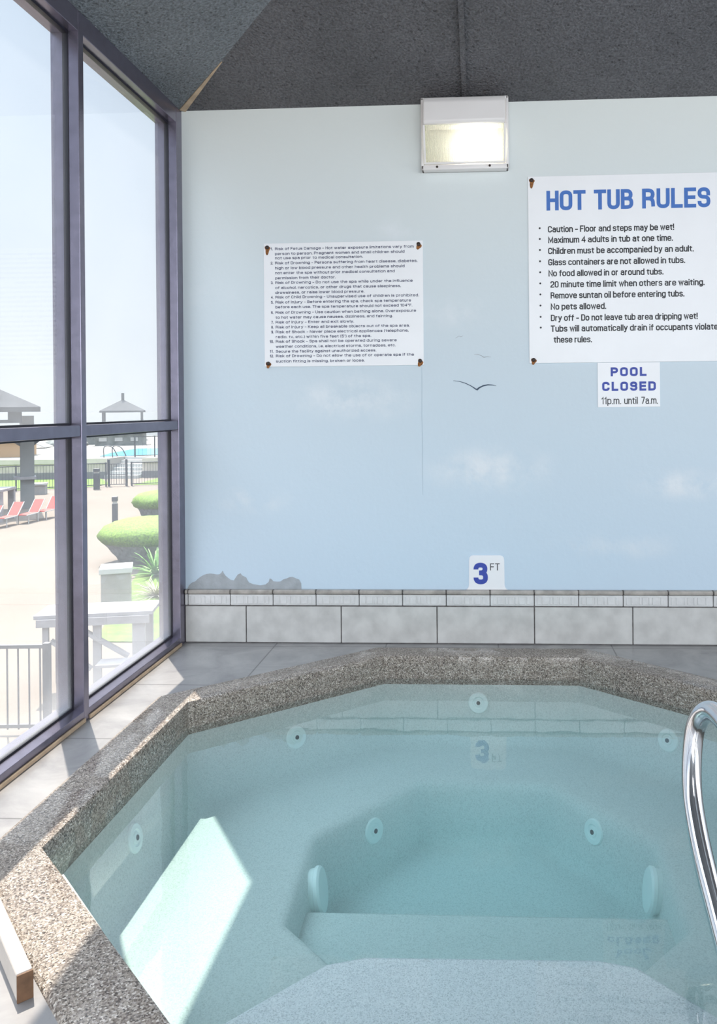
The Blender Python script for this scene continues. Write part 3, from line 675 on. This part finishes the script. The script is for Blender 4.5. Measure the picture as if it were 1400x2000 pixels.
# ------------------------------------------------------------------ handrail
rail = thing('grab_rail', (.53, -2.25, 0), 0, 'curved polished steel grab rail at the right edge, dipping into the tub', 'handrail')
path = [(.50, -2.02, -.245), (.480, -1.93, -.13), (.469, -1.864, -.074), (.464, -1.784, -.017), (.46, -1.715, .035), (.461, -1.644, .084), (.466, -1.584, .133), (.476, -1.544, .197), (.488, -1.530, .258),
        (.505, -1.545, .302), (.522, -1.59, .316), (.534, -1.70, .297), (.540, -1.86, .24), (.545, -2.08, .17), (.545, -2.20, .11), (.545, -2.25, .012)]
path = [(x-.53, y+2.25, z) for x, y, z in path]
MB().tube(path, .0225, 24, 8).build('tube', 'chrome', rail, smooth=True, angle=60)
MB().lathe([(.05, .0125), (.05, .02), (.03, .03), (.024, .034)], 28, Matrix.Translation((.015, 0, 0))).build('escutcheon', 'chrome', rail, smooth=True)

# ================================================================== ON THE BACK WALL
# wall pack lamp
lamp = thing('wall_lamp', (-.067, 0, 2.02), 0, 'square white hooded wall lamp switched on, at the top of the blue wall', 'lamp')
b = MB(); b.box((-.186, -.012, .004), (.186, 0, .312), .004)
b.box((-.186, -.05, .004), (-.172, 0, .312), .005); b.box((.172, -.05, .004), (.186, 0, .312), .005)
b.box((-.186, -.05, .004), (.186, 0, .026), .005); b.box((-.186, -.05, .296), (.186, 0, .312), .005)
b.build('back_plate', 'white_paint', lamp, smooth=True, angle=30)
b = MB()
b.loops([[(sx, -.048, .172), (sx, -.128, .170), (sx, -.138, .180), (sx, -.132, .262), (sx, -.118, .284), (sx, -.095, .290), (sx, -.048, .292)] for sx in (-.170, .170)], True, True)
b.build('hood', 'white_paint', lamp, smooth=True, bevel=.006)
b = MB(); bm = b.bm
b.loops([[(sx, -.052, .030), (sx, -.118, .170), (sx, -.112, .170), (sx, -.046, .032)] for sx in (-.166, .166)], True, True)
for s in (-1, 1):
    b.loops([[(s*.166, -.046, .030), (s*.166, -.118, .170), (s*.166, -.014, .170), (s*.166, -.014, .030)], [(s*.161, -.046, .030), (s*.161, -.118, .170), (s*.161, -.014, .170), (s*.161, -.014, .030)]], True, True)
b.build('lens', 'lens', lamp)
fr = MB()
fr.bar((-.168, -.053, .028), (-.168, -.120, .170), .008, .006).bar((.168, -.053, .028), (.168, -.120, .170), .008, .006).bar((-.170, -.053, .030), (.170, -.053, .030), .008, .008)
fr.build('lens_frame', 'white_paint', lamp)
MB().lathe([(.006, -.055), (.026, -.045), (.032, 0), (.032, .05), (.022, .075), (.006, .08)], 20, Matrix.Translation((.035, -.045, .10)) @ Matrix.Rotation(math.pi/2, 4, 'Y')).build('bulb', mat_emit('lamp_bulb', (1.0, .97, .88), 9.0), lamp, smooth=True)
for sx in (-.118, .105): MB().lathe([(.005, 0), (.005, .003), (.003, .004)], 12, Matrix.Translation((sx, -.050, .016)) @ Matrix.Rotation(math.pi/2, 4, 'X')).build('screw', 'screw', lamp, smooth=True)

def corner_screw(parent, x, z, y, stain):
    s = MB().lathe([(.0085, 0), (.0085, .003), (.005, .0055), (.002, .006)], 16, Matrix.Translation((x, y, z)) @ Matrix.Rotation(math.pi/2, 4, 'X')).build('screw', 'screw', parent, smooth=True)
    b = MB(); n = 18; pts = []
    for i in range(n):
        a = 2*math.pi*i/n; r = .011*(1+.25*math.sin(3*a+x*40))
        pts.append((x+r*math.cos(a), z-.006+r*1.15*math.sin(a)-(stain if math.sin(a) < -.6 else 0)*abs(math.sin(a))))
    b.loops([[(p[0], y-.0006, p[1]) for p in pts], [(p[0], y+.0004, p[1]) for p in pts]], True, True)
    b.build('rust_stain', 'rust', s)

# risk notice
S1X, S1Z, S1W, S1H = -.945, 1.199, .693, .536
notice = tag(MB().box((0, -.005, 0), (S1W, 0, S1H), .001).build('risk_notice', 'sign'), 'white sign of twelve small-print spa risk rules, rusty screws at its corners', 'sign')
notice.location = (S1X, -.0005, S1Z)
rows1 = [('1.', 'Risk of Fetus Damage - Hot water exposure limitations vary from', 1238), ('', 'person to person. Pregnant women and small children should', 1168), ('', 'not use spa prior to medical consultation.', 853),
 ('2.', 'Risk of Drowning - Persons suffering from heart disease, diabetes,', 1265), ('', 'high or low blood pressure and other health problems should', 1168), ('', 'not enter the spa without prior medical consultation and', 1093), ('', 'permission from their doctor.', 645),
 ('3.', 'Risk of Drowning - Do not use the spa while under the influence', 1228), ('', 'of alcohol, narcotics, or other drugs that cause sleepiness,', 1140), ('', 'drowsiness, or raise lower blood pressure.', 862),
 ('4.', 'Risk of Child Drowning - Unsupervised use of children is prohibited.', 1275), ('5.', 'Risk of Injury - Before entering the spa, check spa temperature', 1215), ('', 'before each use. The spa temperature should not exceed 104\u00b0F.', 1225),
 ('6.', 'Risk of Drowning - Use caution when bathing alone. Overexposure', 1253), ('', 'to hot water may cause nausea, dizziness, and fainting.', 1077), ('7.', 'Risk of Injury - Enter and exit slowly.', 783), ('8.', 'Risk of Injury - Keep all breakable objects out of the spa area.', 1205),
 ('9.', 'Risk of Shock - Never place electrical appliances (telephone,', 1195), ('', "radio, tv, etc.) within five feet (5') of the spa.", 912), ('10.', 'Risk of Shock - Spa shall not be operated during severe', 1105), ('', 'weather conditions, i.e. electrical storms, tornadoes, etc.', 1097),
 ('11.', 'Secure the facility against unauthorized access.', 950), ('12.', 'Risk of Drowning - Do not allow the use of or operate spa if the', 1235), ('', 'suction fitting is missing, broken or loose.', 862)]
K1 = .000572
yz = [135, 172, 205, 243, 281, 318, 356, 392, 430, 467, 502, 540, 577, 618, 655, 692, 729, 766, 803, 838, 876, 913, 948, 988]
R = []; NB = []
for (num, txt, rt), zy in zip(rows1, yz):
    lean = (zy-98)*.006
    zb = S1H-(zy-92)*K1-.0058
    R.append((txt, (184-97)*K1, zb, (rt-182-lean*.5)*K1, .0118, .17))
    if num: R.append((num, (150-97-(12 if len(num) > 2 else 0))*K1, zb, (29 if len(num) > 2 else 18)*K1, .0118, .17))
lettering('rules_text', R, 'navy', notice, -.005)
for x, z, s in ((.016, S1H-.018, .012), (S1W-.018, S1H-.016, .004), (.016, .014, .0), (S1W-.016, .018, .006)): corner_screw(notice, x, z, -.005, s)

# big rules sign
S2X, S2Z, S2W, S2H = .2, 1.201, .90, .797
rules = tag(MB().box((0, -.006, 0), (S2W, 0, S2H), .001).build('rules_sign', 'sign'), 'large white sign headed HOT TUB RULES in big blue capitals', 'sign')
rules.location = (S2X, -.0005, S2Z)
K2 = .000626
def s2x(zx, zy): return (zx-(102+16*(zy-85)/1277))*K2
def s2z(zy): return S2H-(zy-87)*K2
for word in [('HOT', s2x(230, 322), s2z(322), 265*K2, .0845, .185), ('TUB', s2x(550, 316), s2z(322), 265*K2, .0845, .185), ('RULES', s2x(874, 308), s2z(322), 455*K2, .0845, .185)]: lettering('heading_text', [word], 'blue', rules, -.006)
lines = [('Caution - Floor and steps may be wet!', 240, 470, 1088), ('Maximum 4 adults in tub at one time.', 242, 543, 1080), ('Children must be accompanied by an adult.', 242, 618, 1219), ('Glass containers are not allowed in tubs.', 243, 695, 1162),
         ('No food allowed in or around tubs.', 245, 770, 1018), ('20 minute time limit when others are waiting.', 258, 846, 1292), ('Remove suntan oil before entering tubs.', 260, 921, 1158), ('No pets allowed.', 261, 997, 635),
         ('Dry off - Do not leave tub area dripping wet!', 262, 1074, 1247), ('Tubs will automatically drain if occupants violate', 262, 1147, 1383), ('these rules.', 282, 1222, 540)]
lettering('rules_text', [(t_, s2x(x, y), s2z(y+1), (r-x)*K2, .0272, .17) for t_, x, y, r in lines], 'black_ink', rules, -.006)
for i, (t_, x, y, r) in enumerate(lines[:-1]):
    MB().lathe([(.0042, 0), (.0042, .001)], 10, Matrix.Translation((s2x(184+i*1.1, y-25), -.006, s2z(y-29))) @ Matrix.Rotation(math.pi/2, 4, 'X')).build('bullet', 'black_ink', rules)
for x, z, s in ((.016, S2H-.016, .014), (S2W-.016, S2H-.016, .01), (.018, .014, 0), (S2W-.018, .014, 0)): corner_screw(rules, x, z, -.006, s)

# closing time card under it
card = tag(MB().box((0, -.003, 0), (.262, 0, .189), .0006).build('hours_card', 'sign'), 'small white POOL CLOSED card hanging below the big rules sign', 'sign')
card.location = (.4885, -.0005, 1.0105)
kc = .189/305
def cx_(zx): return (zx-583)*kc
def cz_(zy): return (1660-zy)*kc
for word in [('POOL', cx_(672), cz_(1449), 243*kc, 62*kc, .24), ('CLOSED', cx_(613), cz_(1549), 364*kc, 63*kc, .24)]: lettering('heading_text', [word], 'deep_blue', card, -.003)
lettering('hours_text', [('11p.m.', cx_(608), cz_(1640), 132*kc, 49*kc, .12), ('until', cx_(762), cz_(1640), 92*kc, 49*kc, .12), ('7a.m.', cx_(878), cz_(1640), 112*kc, 49*kc, .12)], 'black_ink', card, -.003)

# depth marker tile
mk = thing('depth_marker', (.0095, 0, .233), 0, 'white depth marker tile reading 3 FT, standing on the border tiles', 'tile')
b = MB(); out_ = []
for s in (-1, 1):
    pts = [(.090, 0), (.084, .003), (.079, .010), (.0765, .022), (.0755, .125), (.073, .138), (.066, .145), (.058, .147)]
    out_ += [(s*x, z) for x, z in (pts if s == -1 else pts[::-1])]
b.loops([[(x, 0, z) for x, z in out_], [(x, -.006, z) for x, z in out_]], True, True)
b.build('tile', 'sign', mk, smooth=True, bevel=.003)
lettering('depth_number', [('3', -.056, .0235, .061, .0925, .22)], 'deep_blue', mk, -.0062)
lettering('depth_unit', [('FT', .015, .083, .041, .030, .12)], 'black_ink', mk, -.0062)

# ================================================================== OUTSIDE, BELOW THE WINDOWS
G = -2.69
b = MB().box((-60, -14, G-.1), (XO, 41, G)); tag(b.build('ground', 'concrete'), 'pale concrete paving outside', 'ground', kind='structure')
b = MB().box((-4000, 78, -5.2), (800, 7000, -5.0)); tag(b.build('sea', 'sea'), 'hazy grey sea on the horizon', 'sea', kind='structure')
b = MB().prism([(-6.25, 9.0), (-8.1, 15.0), (-9.3, 21), (-9.6, 27), (-4, 27), (-3, 9)], G, G+.02)
tag(b.build('lawn', 'grass'), 'bright green lawn beside the clipped shrubs', 'lawn', kind='stuff')
b = MB().prism([(-36, 30.2), (-22.4, 32.6), (-19.0, 34.5), (-18.95, 36), (-20.9, 39), (-36, 36.5)], G, G+.02)
tag(b.build('lawn_strip', 'grass'), 'strip of grass behind the left run of iron fence', 'lawn', kind='stuff')
b = MB().prism([(-17.4, 35.3), (-10, 37), (-10, 42), (-17.9, 40.5)], G, G+.02)
tag(b.build('lawn_strip', 'grass'), 'strip of grass behind the iron fence right of the gate', 'lawn', kind='stuff')
# raised pool terrace with its retaining wall
PT = -1.62
b = MB().prism([(-60, 33.0), (-20.75, 39.4), (-20.75, 42), (-18.9, 42), (-18.9, 39.75), (-5, 42.6), (-5, 78), (-60, 78)], G-1, PT)
terr = tag(b.build('pool_terrace', 'pool_concrete'), 'raised white pool terrace beyond the fence', 'terrace', kind='structure')
b = MB()
for (p, q) in (((-60, 33.0), (-20.75, 39.4)), ((-18.9, 39.75), (-5, 42.6))):
    p = Vector(p); q = Vector(q); n = Vector(((q-p).y, -(q-p).x)).normalized()*.06
    b.prism([(p.x+n.x, p.y+n.y), (q.x+n.x, q.y+n.y), (q.x, q.y), (p.x, p.y)], G, PT-.24)
b.build('retaining_wall', 'wall_brown', terr)
b = MB()
for (p, q) in (((-60, 33.0), (-20.75, 39.4)), ((-18.9, 39.75), (-5, 42.6))):
    p = Vector(p); q = Vector(q); n = Vector(((q-p).y, -(q-p).x)).normalized()*.10
    b.prism([(p.x+n.x, p.y+n.y), (q.x+n.x, q.y+n.y), (q.x, q.y), (p.x, p.y)], PT-.24, PT+.02)
b.build('wall_cap', 'capstone', terr)
b = MB()
for (p, q) in (((-60, 33.0), (-20.75, 39.4)), ((-18.9, 39.75), (-5, 42.6))):
    p = Vector(p); q = Vector(q); n = Vector(((q-p).y, -(q-p).x)).normalized()*.12
    b.prism([(p.x+n.x, p.y+n.y), (q.x+n.x, q.y+n.y), (q.x, q.y), (p.x, p.y)], G, G+.36)
b.build('wall_footing', 'footing', terr)
b = MB()
for k in range(6): b.box((-20.75, 39.1+k*.5, G), (-18.9, 42.2, G+(k+1)*.178))
tag(b.build('terrace_steps', 'white_out'), 'white steps behind the gate rising to the pool terrace', 'steps')
b = MB().prism([(-22.2, 41.5), (-20.2, 42.3), (-17, 42.6), (-10, 44), (-10, 52), (-24, 50.5), (-23.2, 45)], PT+.01, PT+.03)
tag(b.build('swimming_pool', 'poolblue'), 'blue swimming pool on the raised terrace', 'swimming pool')
b = MB()
ladder = thing('pool_ladder', (-21.3, 40.6, PT), 0, 'thin steel pool ladder rails at the pool edge', 'ladder')
for dx in (0, .5):
    MB().tube([(dx-.2, 0, 0), (dx-.2, 0, .55), (dx, .1, .66), (dx+.25, .2, .5), (dx+.45, .3, .05)], .03, 8, 5).build('rail', 'iron', ladder)

# iron fences and the gate
def fence(name, p, q, z, h, label, posts, sp=.13, group=None):
    p = Vector(p); q = Vector(q); L = (q-p).length
    t_ = thing(name, (p.x, p.y, z), math.atan2((q-p).y, (q-p).x), label, 'fence', group)
    b = MB()
    for k in range(int(L/sp)+1): b.box((k*sp-.007, -.007, .06), (k*sp+.007, .007, h))
    b.build('pickets', 'iron', t_)
    b = MB().box((0, -.02, h-.03), (L, .02, h+.01)); b.build('top_rail', 'iron', t_)
    b = MB().box((0, -.018, .08), (L, .018, .12)); b.build('bottom_rail', 'iron', t_)
    for x in posts: MB().box((x-.035, -.035, 0), (x+.035, .035, h+.03)).build('post', 'iron', t_)
    return t_
fence('iron_fence', (-24.0, 31.4), (-18.42, 34.6), G, 1.16, 'low iron picket fence left of the gate', (0.2, 2.5, 4.6, 6.38))
fence('iron_fence', (-17.42, 35.0), (-14.6, 35.9), G, 1.16, 'low iron picket fence right of the gate', (0.05, 1.5, 3.0))
fence('pool_fence', (-19.75, 40.6), (-14.6, 42.4), PT, 1.18, 'taller iron fence standing on the pool terrace', (0.05, 1.1, 2.6, 4.4), .22)
gt = thing('metal_gate', (-18.38, 34.7, G), math.atan2(.2, .8), 'narrow iron gate between the two low fences', 'gate')
for x in (0, .82): MB().box((x-.05, -.05, 0), (x+.05, .05, 1.32)).build('post', 'iron', gt)
b = MB()
for k in range(1, 7): b.box((.82*k/7-.009, -.009, .1), (.82*k/7+.009, .009, 1.1))
b.build('pickets', 'iron', gt)
for z in (.08, .55, 1.08): MB().box((.05, -.02, z), (.77, .02, z+.035)).build('rail', 'iron', gt)

def bollard(loc, h, label, s=1.0):
    o = thing('bollard_light', loc, .25, label, 'light', 'path bollards')
    MB().box((-.075*s, -.075*s, 0), (.075*s, .075*s, h*.78)).build('post', 'iron', o)
    MB().box((-.06*s, -.06*s, h*.78), (.06*s, .06*s, h*.86)).build('lamp_band', 'white_out', o)
    MB().box((-.08*s, -.08*s, h*.86), (.08*s, .08*s, h)).build('head', 'iron', o)
bollard((-11.62, 21.07, G), 1.0, 'square grey bollard light behind the nearer round shrub')
bollard((-18.3, 33.3, G), .98, 'square grey bollard light in front of the far iron fence', 1.6)

# near metal railing and picnic table
r_ = Vector((-6.4, 5.35)); s_ = Vector((-5.02, 5.45))
fence('deck_railing', (-6.6, 5.36), (-5.0, 5.46), G, 1.02, 'pale picket railing next to the wooden picnic table', (1.58,), .125)
pt = thing('picnic_table', (-5.19, 7.05, G), math.radians(12), 'weathered grey wooden picnic table with slanting braces', 'table')
b = MB()
for k in range(4): b.box((-.74, -.30+k*.155, 1.0), (.74, -.30+k*.155+.145, 1.05), .006)
b.build('table_top', 'wood', pt)
MB().box((-.70, -.33, .90), (.70, -.29, 1.0)).build('apron', 'wood', pt)
for x, wd in ((-.60, .07), (.56, .16)):
    for y in (-.26, .26): MB().box((x-wd/2, y-.03, 0), (x+wd/2, y+.03, 1.0)).build('leg', 'wood', pt)
MB().bar((-.30, -.24, .92), (.42, -.24, .45), .11, .04).build('brace', 'wood', pt)
MB().bar((-.55, -.22, .70), (-.05, -.22, .30), .09, .04).build('brace', 'wood', pt)
MB().box((-.02, -.27, .0), (.08, -.21, .95)).build('leg', 'wood', pt)
MB().box((.10, -.62, .42), (.70, -.34, .46), .004).build('seat', 'wood', pt)

# clipped mushroom-shaped shrubs: leafy cap on a skirt of grey twigs
def shrub(loc, r, h, label, seed):
    o = thing('clipped_shrub', loc, 0, label, 'shrub', 'clipped shrubs by the path')
    rnd = random.Random(seed)
    def blob(prof, name, mat, amp):
        b = MB(); seg = 56; L = []
        for rr, z in prof:
            L.append([])
            for i in range(seg):
                a = 2*math.pi*i/seg
                d = noise.noise(Vector((math.cos(a)*rr*3+seed, math.sin(a)*rr*3, z*4)))*amp*1.6 + rnd.uniform(-.5, .5)*amp*1.3
                L[-1].append(((rr+d)*math.cos(a), (rr+d)*math.sin(a), z+rnd.uniform(-.5, .5)*amp*.5))
        b.loops(L, True, True); return b.build(name, mat, o, smooth=True, angle=80)
    blob([(r*.50, 0), (r*.62, h*.10), (r*.72, h*.25), (r*.80, h*.40), (r*.88, h*.52), (r*.92, h*.6), (r*.5, h*.62)], 'skirt', 'twig', .05)
    blob([(r*.90, h*.50), (r*.97, h*.57), (r*1.0, h*.66), (r*.97, h*.75), (r*.90, h*.83), (r*.78, h*.90), (r*.6, h*.955), (r*.35, h*.99), (r*.08, h*1.0)], 'leaf_cap', 'leaf', .035)
    return o
shrub((-8.15, 15.75, G), 1.25, 1.08, 'nearer clipped shrub with bright green domed top', 3)
shrub((-10.62, 22.6, G), 1.05, 1.05, 'farther clipped shrub with bright green domed top', 11)

def tuft(name, loc, n, L, w_, mat, label, cat, seed, up=.6):
    o = thing(name, loc, 0, label, cat); rnd = random.Random(seed); b = MB()
    for k in range(n):
        a = rnd.uniform(0, 2*math.pi); el = rnd.uniform(up*.3, up*1.4); l = L*rnd.uniform(.7, 1.1)
        d = Vector((math.cos(a)*math.cos(el), math.sin(a)*math.cos(el), math.sin(el))); sd = Vector((-math.sin(a), math.cos(a), 0))*w_/2
        P = []
        for i in range(5):
            u = i/4; c = d*l*u+Vector((0, 0, -.35*l*u*u)); c.z = max(c.z, .02); ww = sd*(1-u*.85)
            P.append([c+ww, c-ww, c-ww+Vector((0, 0, .006)), c+ww+Vector((0, 0, .006))])
        b.loops(P, True, True)
    f = b.build('leaves', mat, o); return o
tuft('palm_plant', (-7.35, 14.0, G+.02), 60, 1.0, .07, 'leaf2', 'green feathery palm fronds in front of the nearer shrub', 'plant', 5, .9)
tuft('grass_tuft', (-6.5, 12.0, G+.02), 90, .62, .025, 'dry', 'pale spiky grass tuft beside the grey utility box', 'plant', 8, .8)

bx = thing('utility_box', (-6.80, 10.95, G), math.radians(22), 'grey metal utility box with white lid by the lawn edge', 'box')
MB().box((-.25, -.25, 0), (.25, .25, .74), .01).build('body', 'grey_box', bx)
MB().box((-.28, -.28, .74), (.28, .28, .84), .01).build('lid', 'white_out', bx)

# gazebo on one thick pillar, far left
gz = thing('gazebo', (-16.62, 24.9, G), math.radians(32), 'open gazebo with grey hipped roof and one thick pillar', 'gazebo')
px_, py_ = -.04, 1.7
MB().box((px_-.24, py_-.24, 0), (px_+.24, py_+.24, 3.55)).build('pillar', 'pillar', gz)
MB().box((px_-.46, py_-.40, 1.12), (px_+.30, py_+.40, 1.22)).build('pillar_band', 'wood', gz)
MB().bar((px_, py_, 2.35), (px_-1.1, py_, 3.1), .22, .22).build('bracket', 'pillar', gz)
MB().bar((px_, py_, 2.35), (px_+.5, py_, 2.75), .16, .22).build('bracket', 'roofm', gz)
x0, x1, y0, y1 = -6.0, .36, -.3, 3.7
zb, zt, za = 3.70, 3.88, 5.2
b = MB()
b.loops([ring([(x0, y0), (x1, y0), (x1, y1), (x0, y1)], zb), ring([(x0, y0), (x1, y0), (x1, y1), (x0, y1)], zt), ring([(x0+2.6, y0+1.95), (x1-2.6, y0+1.95), (x1-2.6, y1-1.95), (x0+2.6, y1-1.95)], za)], True, True)
b.build('roof', 'roofm', gz)
b = MB()
for k in range(12): b.box((x0+.3+k*.40, y0+.25, zb-.30), (x0+.3+k*.40+.14, y0+.33, zb))
b.box((x0+.3, y0+.22, zb-.40), (x1-.9, y0+.36, zb-.28)); b.box((x1-1.05, y0+.22, zb-.4), (x1-.6, y0+.36, zb)); b.build('eave_lattice', 'roofm', gz)

# red sun loungers
LP = None
def lounger():
    o = thing('sun_lounger', (0, 0, 0), 0, 'x', 'sun lounger', 'red sun loungers on the paving')
    b = MB(); b.box((-.28, 0, .36), (.28, 1.05, .385)); b.build('seat_sling', 'red', o)
    b = MB(); a0 = Vector((0, 1.05, .37)); a1 = Vector((0, 1.62, .86)); rot = (a1-a0).to_track_quat('Y', 'Z').to_matrix().to_4x4()
    b.xbox((.56, (a1-a0).length, .025), Matrix.Translation((a0+a1)/2) @ rot); b.build('back_sling', 'red', o)
    for x in (-.30, .30):
        MB().bar((x, -.02, .36), (x, 1.07, .36), .035).build('side_rail', 'white_out', o)
        MB().bar((x, 1.05, .36), (x, 1.64, .87), .035).build('back_rail', 'white_out', o)
        for y in (.15, 1.0): MB().bar((x, y, 0), (x, y, .36), .035).build('leg', 'white_out', o)
    return o
spots = [((-15.55, 20.2), 'red sun lounger nearest the left edge, in front of the grey table'), ((-15.45, 21.2), 'red sun lounger just left of the gazebo pillar'),
         ((-15.2, 22.0), 'red sun lounger in front of the gazebo pillar foot'), ((-15.1, 22.9), 'red sun lounger half hidden by the window mullion')]
proto = lounger()
for i, ((x, y), lab) in enumerate(spots):
    o = proto if i == 0 else copy_tree(proto)
    o.location = (x, y, G); o.rotation_euler = (0, 0, math.radians(3)); o.scale = (.56, .72, .80); o['label'] = lab

st = thing('side_table', (-16.5, 22.9, G), math.radians(10), 'square grey table behind the red sun loungers', 'table')
MB().box((-1.0, -.6, 1.02), (.30, .6, 1.10)).build('table_top', 'wood', st)
for x in (-.9, .18):
    for y in (-.5, .5): MB().box((x-.10, y-.07, 0), (x+.10, y+.07, 1.02)).build('leg', 'wood', st)
MB().bar((-.75, -.5, .3), (-.15, -.5, 1.0), .08).build('brace', 'wood', st)
pb = thing('planter_box', (-19.9, 31.3, G), .3, 'small pale planter box in front of the far fence', 'planter')
MB().box((-.24, -.24, 0), (.24, .24, .42)).build('body', 'grey_box', pb); MB().box((-.28, -.28, .42), (.28, .28, .50)).build('rim', 'white_out', pb)

# far terrace: pavilion, shed, canopy, low buildings, scrub
fp = thing('pavilion', (-32.6, 67, PT), math.radians(24), 'distant pavilion with pointed grey roof and finial', 'pavilion')
b = MB(); b.loops([ring([(-1.9, -1.9), (1.9, -1.9), (1.9, 1.9), (-1.9, 1.9)], 2.5), ring([(-1.9, -1.9), (1.9, -1.9), (1.9, 1.9), (-1.9, 1.9)], 2.66), ring([(-.12, -.12), (.12, -.12), (.12, .12), (-.12, .12)], 3.62)], True, True); b.build('roof', 'roofm', fp)
MB().box((-.12, -.12, 3.5), (.12, .12, 4.25)).build('finial', 'roofm', fp)
for x in (-1.6, 1.6):
    for y in (-1.6, 1.6): MB().box((x-.1, y-.1, 0), (x+.1, y+.1, 2.5)).build('post', 'roofm', fp)
def hut(name, loc, sx, sy, h, wallm, label, roof=None, wins=0):
    o = thing(name, loc, .25, label, 'building')
    MB().box((-sx/2, -sy/2, 0), (sx/2, sy/2, h)).build('wall', wallm, o)
    if roof: MB().loops and None
    b = MB(); b.loops([ring([(-sx/2-.3, -sy/2-.3), (sx/2+.3, -sy/2-.3), (sx/2+.3, sy/2+.3), (-sx/2-.3, sy/2+.3)], h), ring([(-sx/2-.3, -sy/2-.3), (sx/2+.3, -sy/2-.3), (sx/2+.3, sy/2+.3), (-sx/2-.3, sy/2+.3)], h+.12), ring([(-sx/2+.4, -.1), (sx/2-.4, -.1), (sx/2-.4, .1), (-sx/2+.4, .1)], h+.42)], True, True)
    b.build('roof', roof or 'roofm', o)
    for k in range(wins):
        x = -sx/2+sx*(k+.5)/wins
        MB().box((x-.28, -sy/2-.05, h*.35), (x+.28, -sy/2+.02, h*.65)).build('window', 'white_out', o)
    return o
hut('pool_hut', (-31.9, 58.3, PT), 2.2, 1.6, 1.0, 'hedge', 'low grey pool hut below the distant pavilion, nearest the mullion', None, 1)
hut('pool_bar', (-27.9, 56.5, PT), 3.4, 1.8, .95, 'hedge', 'long low grey pool bar below the distant pavilion', None, 3)
hut('beach_house', (-29.16, 42.4, PT), 4.0, 3.0, 1.12, 'wall_tan', 'tan building beyond the terrace at the far left', 'wall_tan', 0)
cn = thing('sun_canopy', (-32.1, 52.5, PT), .2, 'white slanted canopy right of the gazebo pillar', 'canopy')
b = MB(); b.xbox((1.5, 1.6, .08), Matrix.Translation((0, 0, .35)) @ Matrix.Rotation(math.radians(22), 4, 'Y')); b.build('panel', 'white_out', cn)
MB().box((-.5, -.05, 0), (-.4, .05, .45)).build('post', 'iron', cn)
MB().box((.45, -.05, 0), (.55, .05, .15)).build('post', 'iron', cn)
for i, (x, y, r, lab) in enumerate(((-32.6, 55.2, .5, 'left grey boulder below the white canopy'), (-31.5, 55.6, .42, 'middle grey boulder right of the white canopy'), (-30.6, 56.0, .34, 'right grey boulder near the window mullion'))):
    b = MB(); bmesh.ops.create_icosphere(b.bm, subdivisions=3, radius=r)
    for v in b.bm.verts: v.co *= 1+.25*noise.noise(v.co*2.2+Vector((i*5, 0, 0))); v.co.z *= .7
    o = tag(b.build('boulder', 'hedge', smooth=True), lab, 'rock', 'boulders on the terrace'); o.location = (x, y, PT+r*.35)
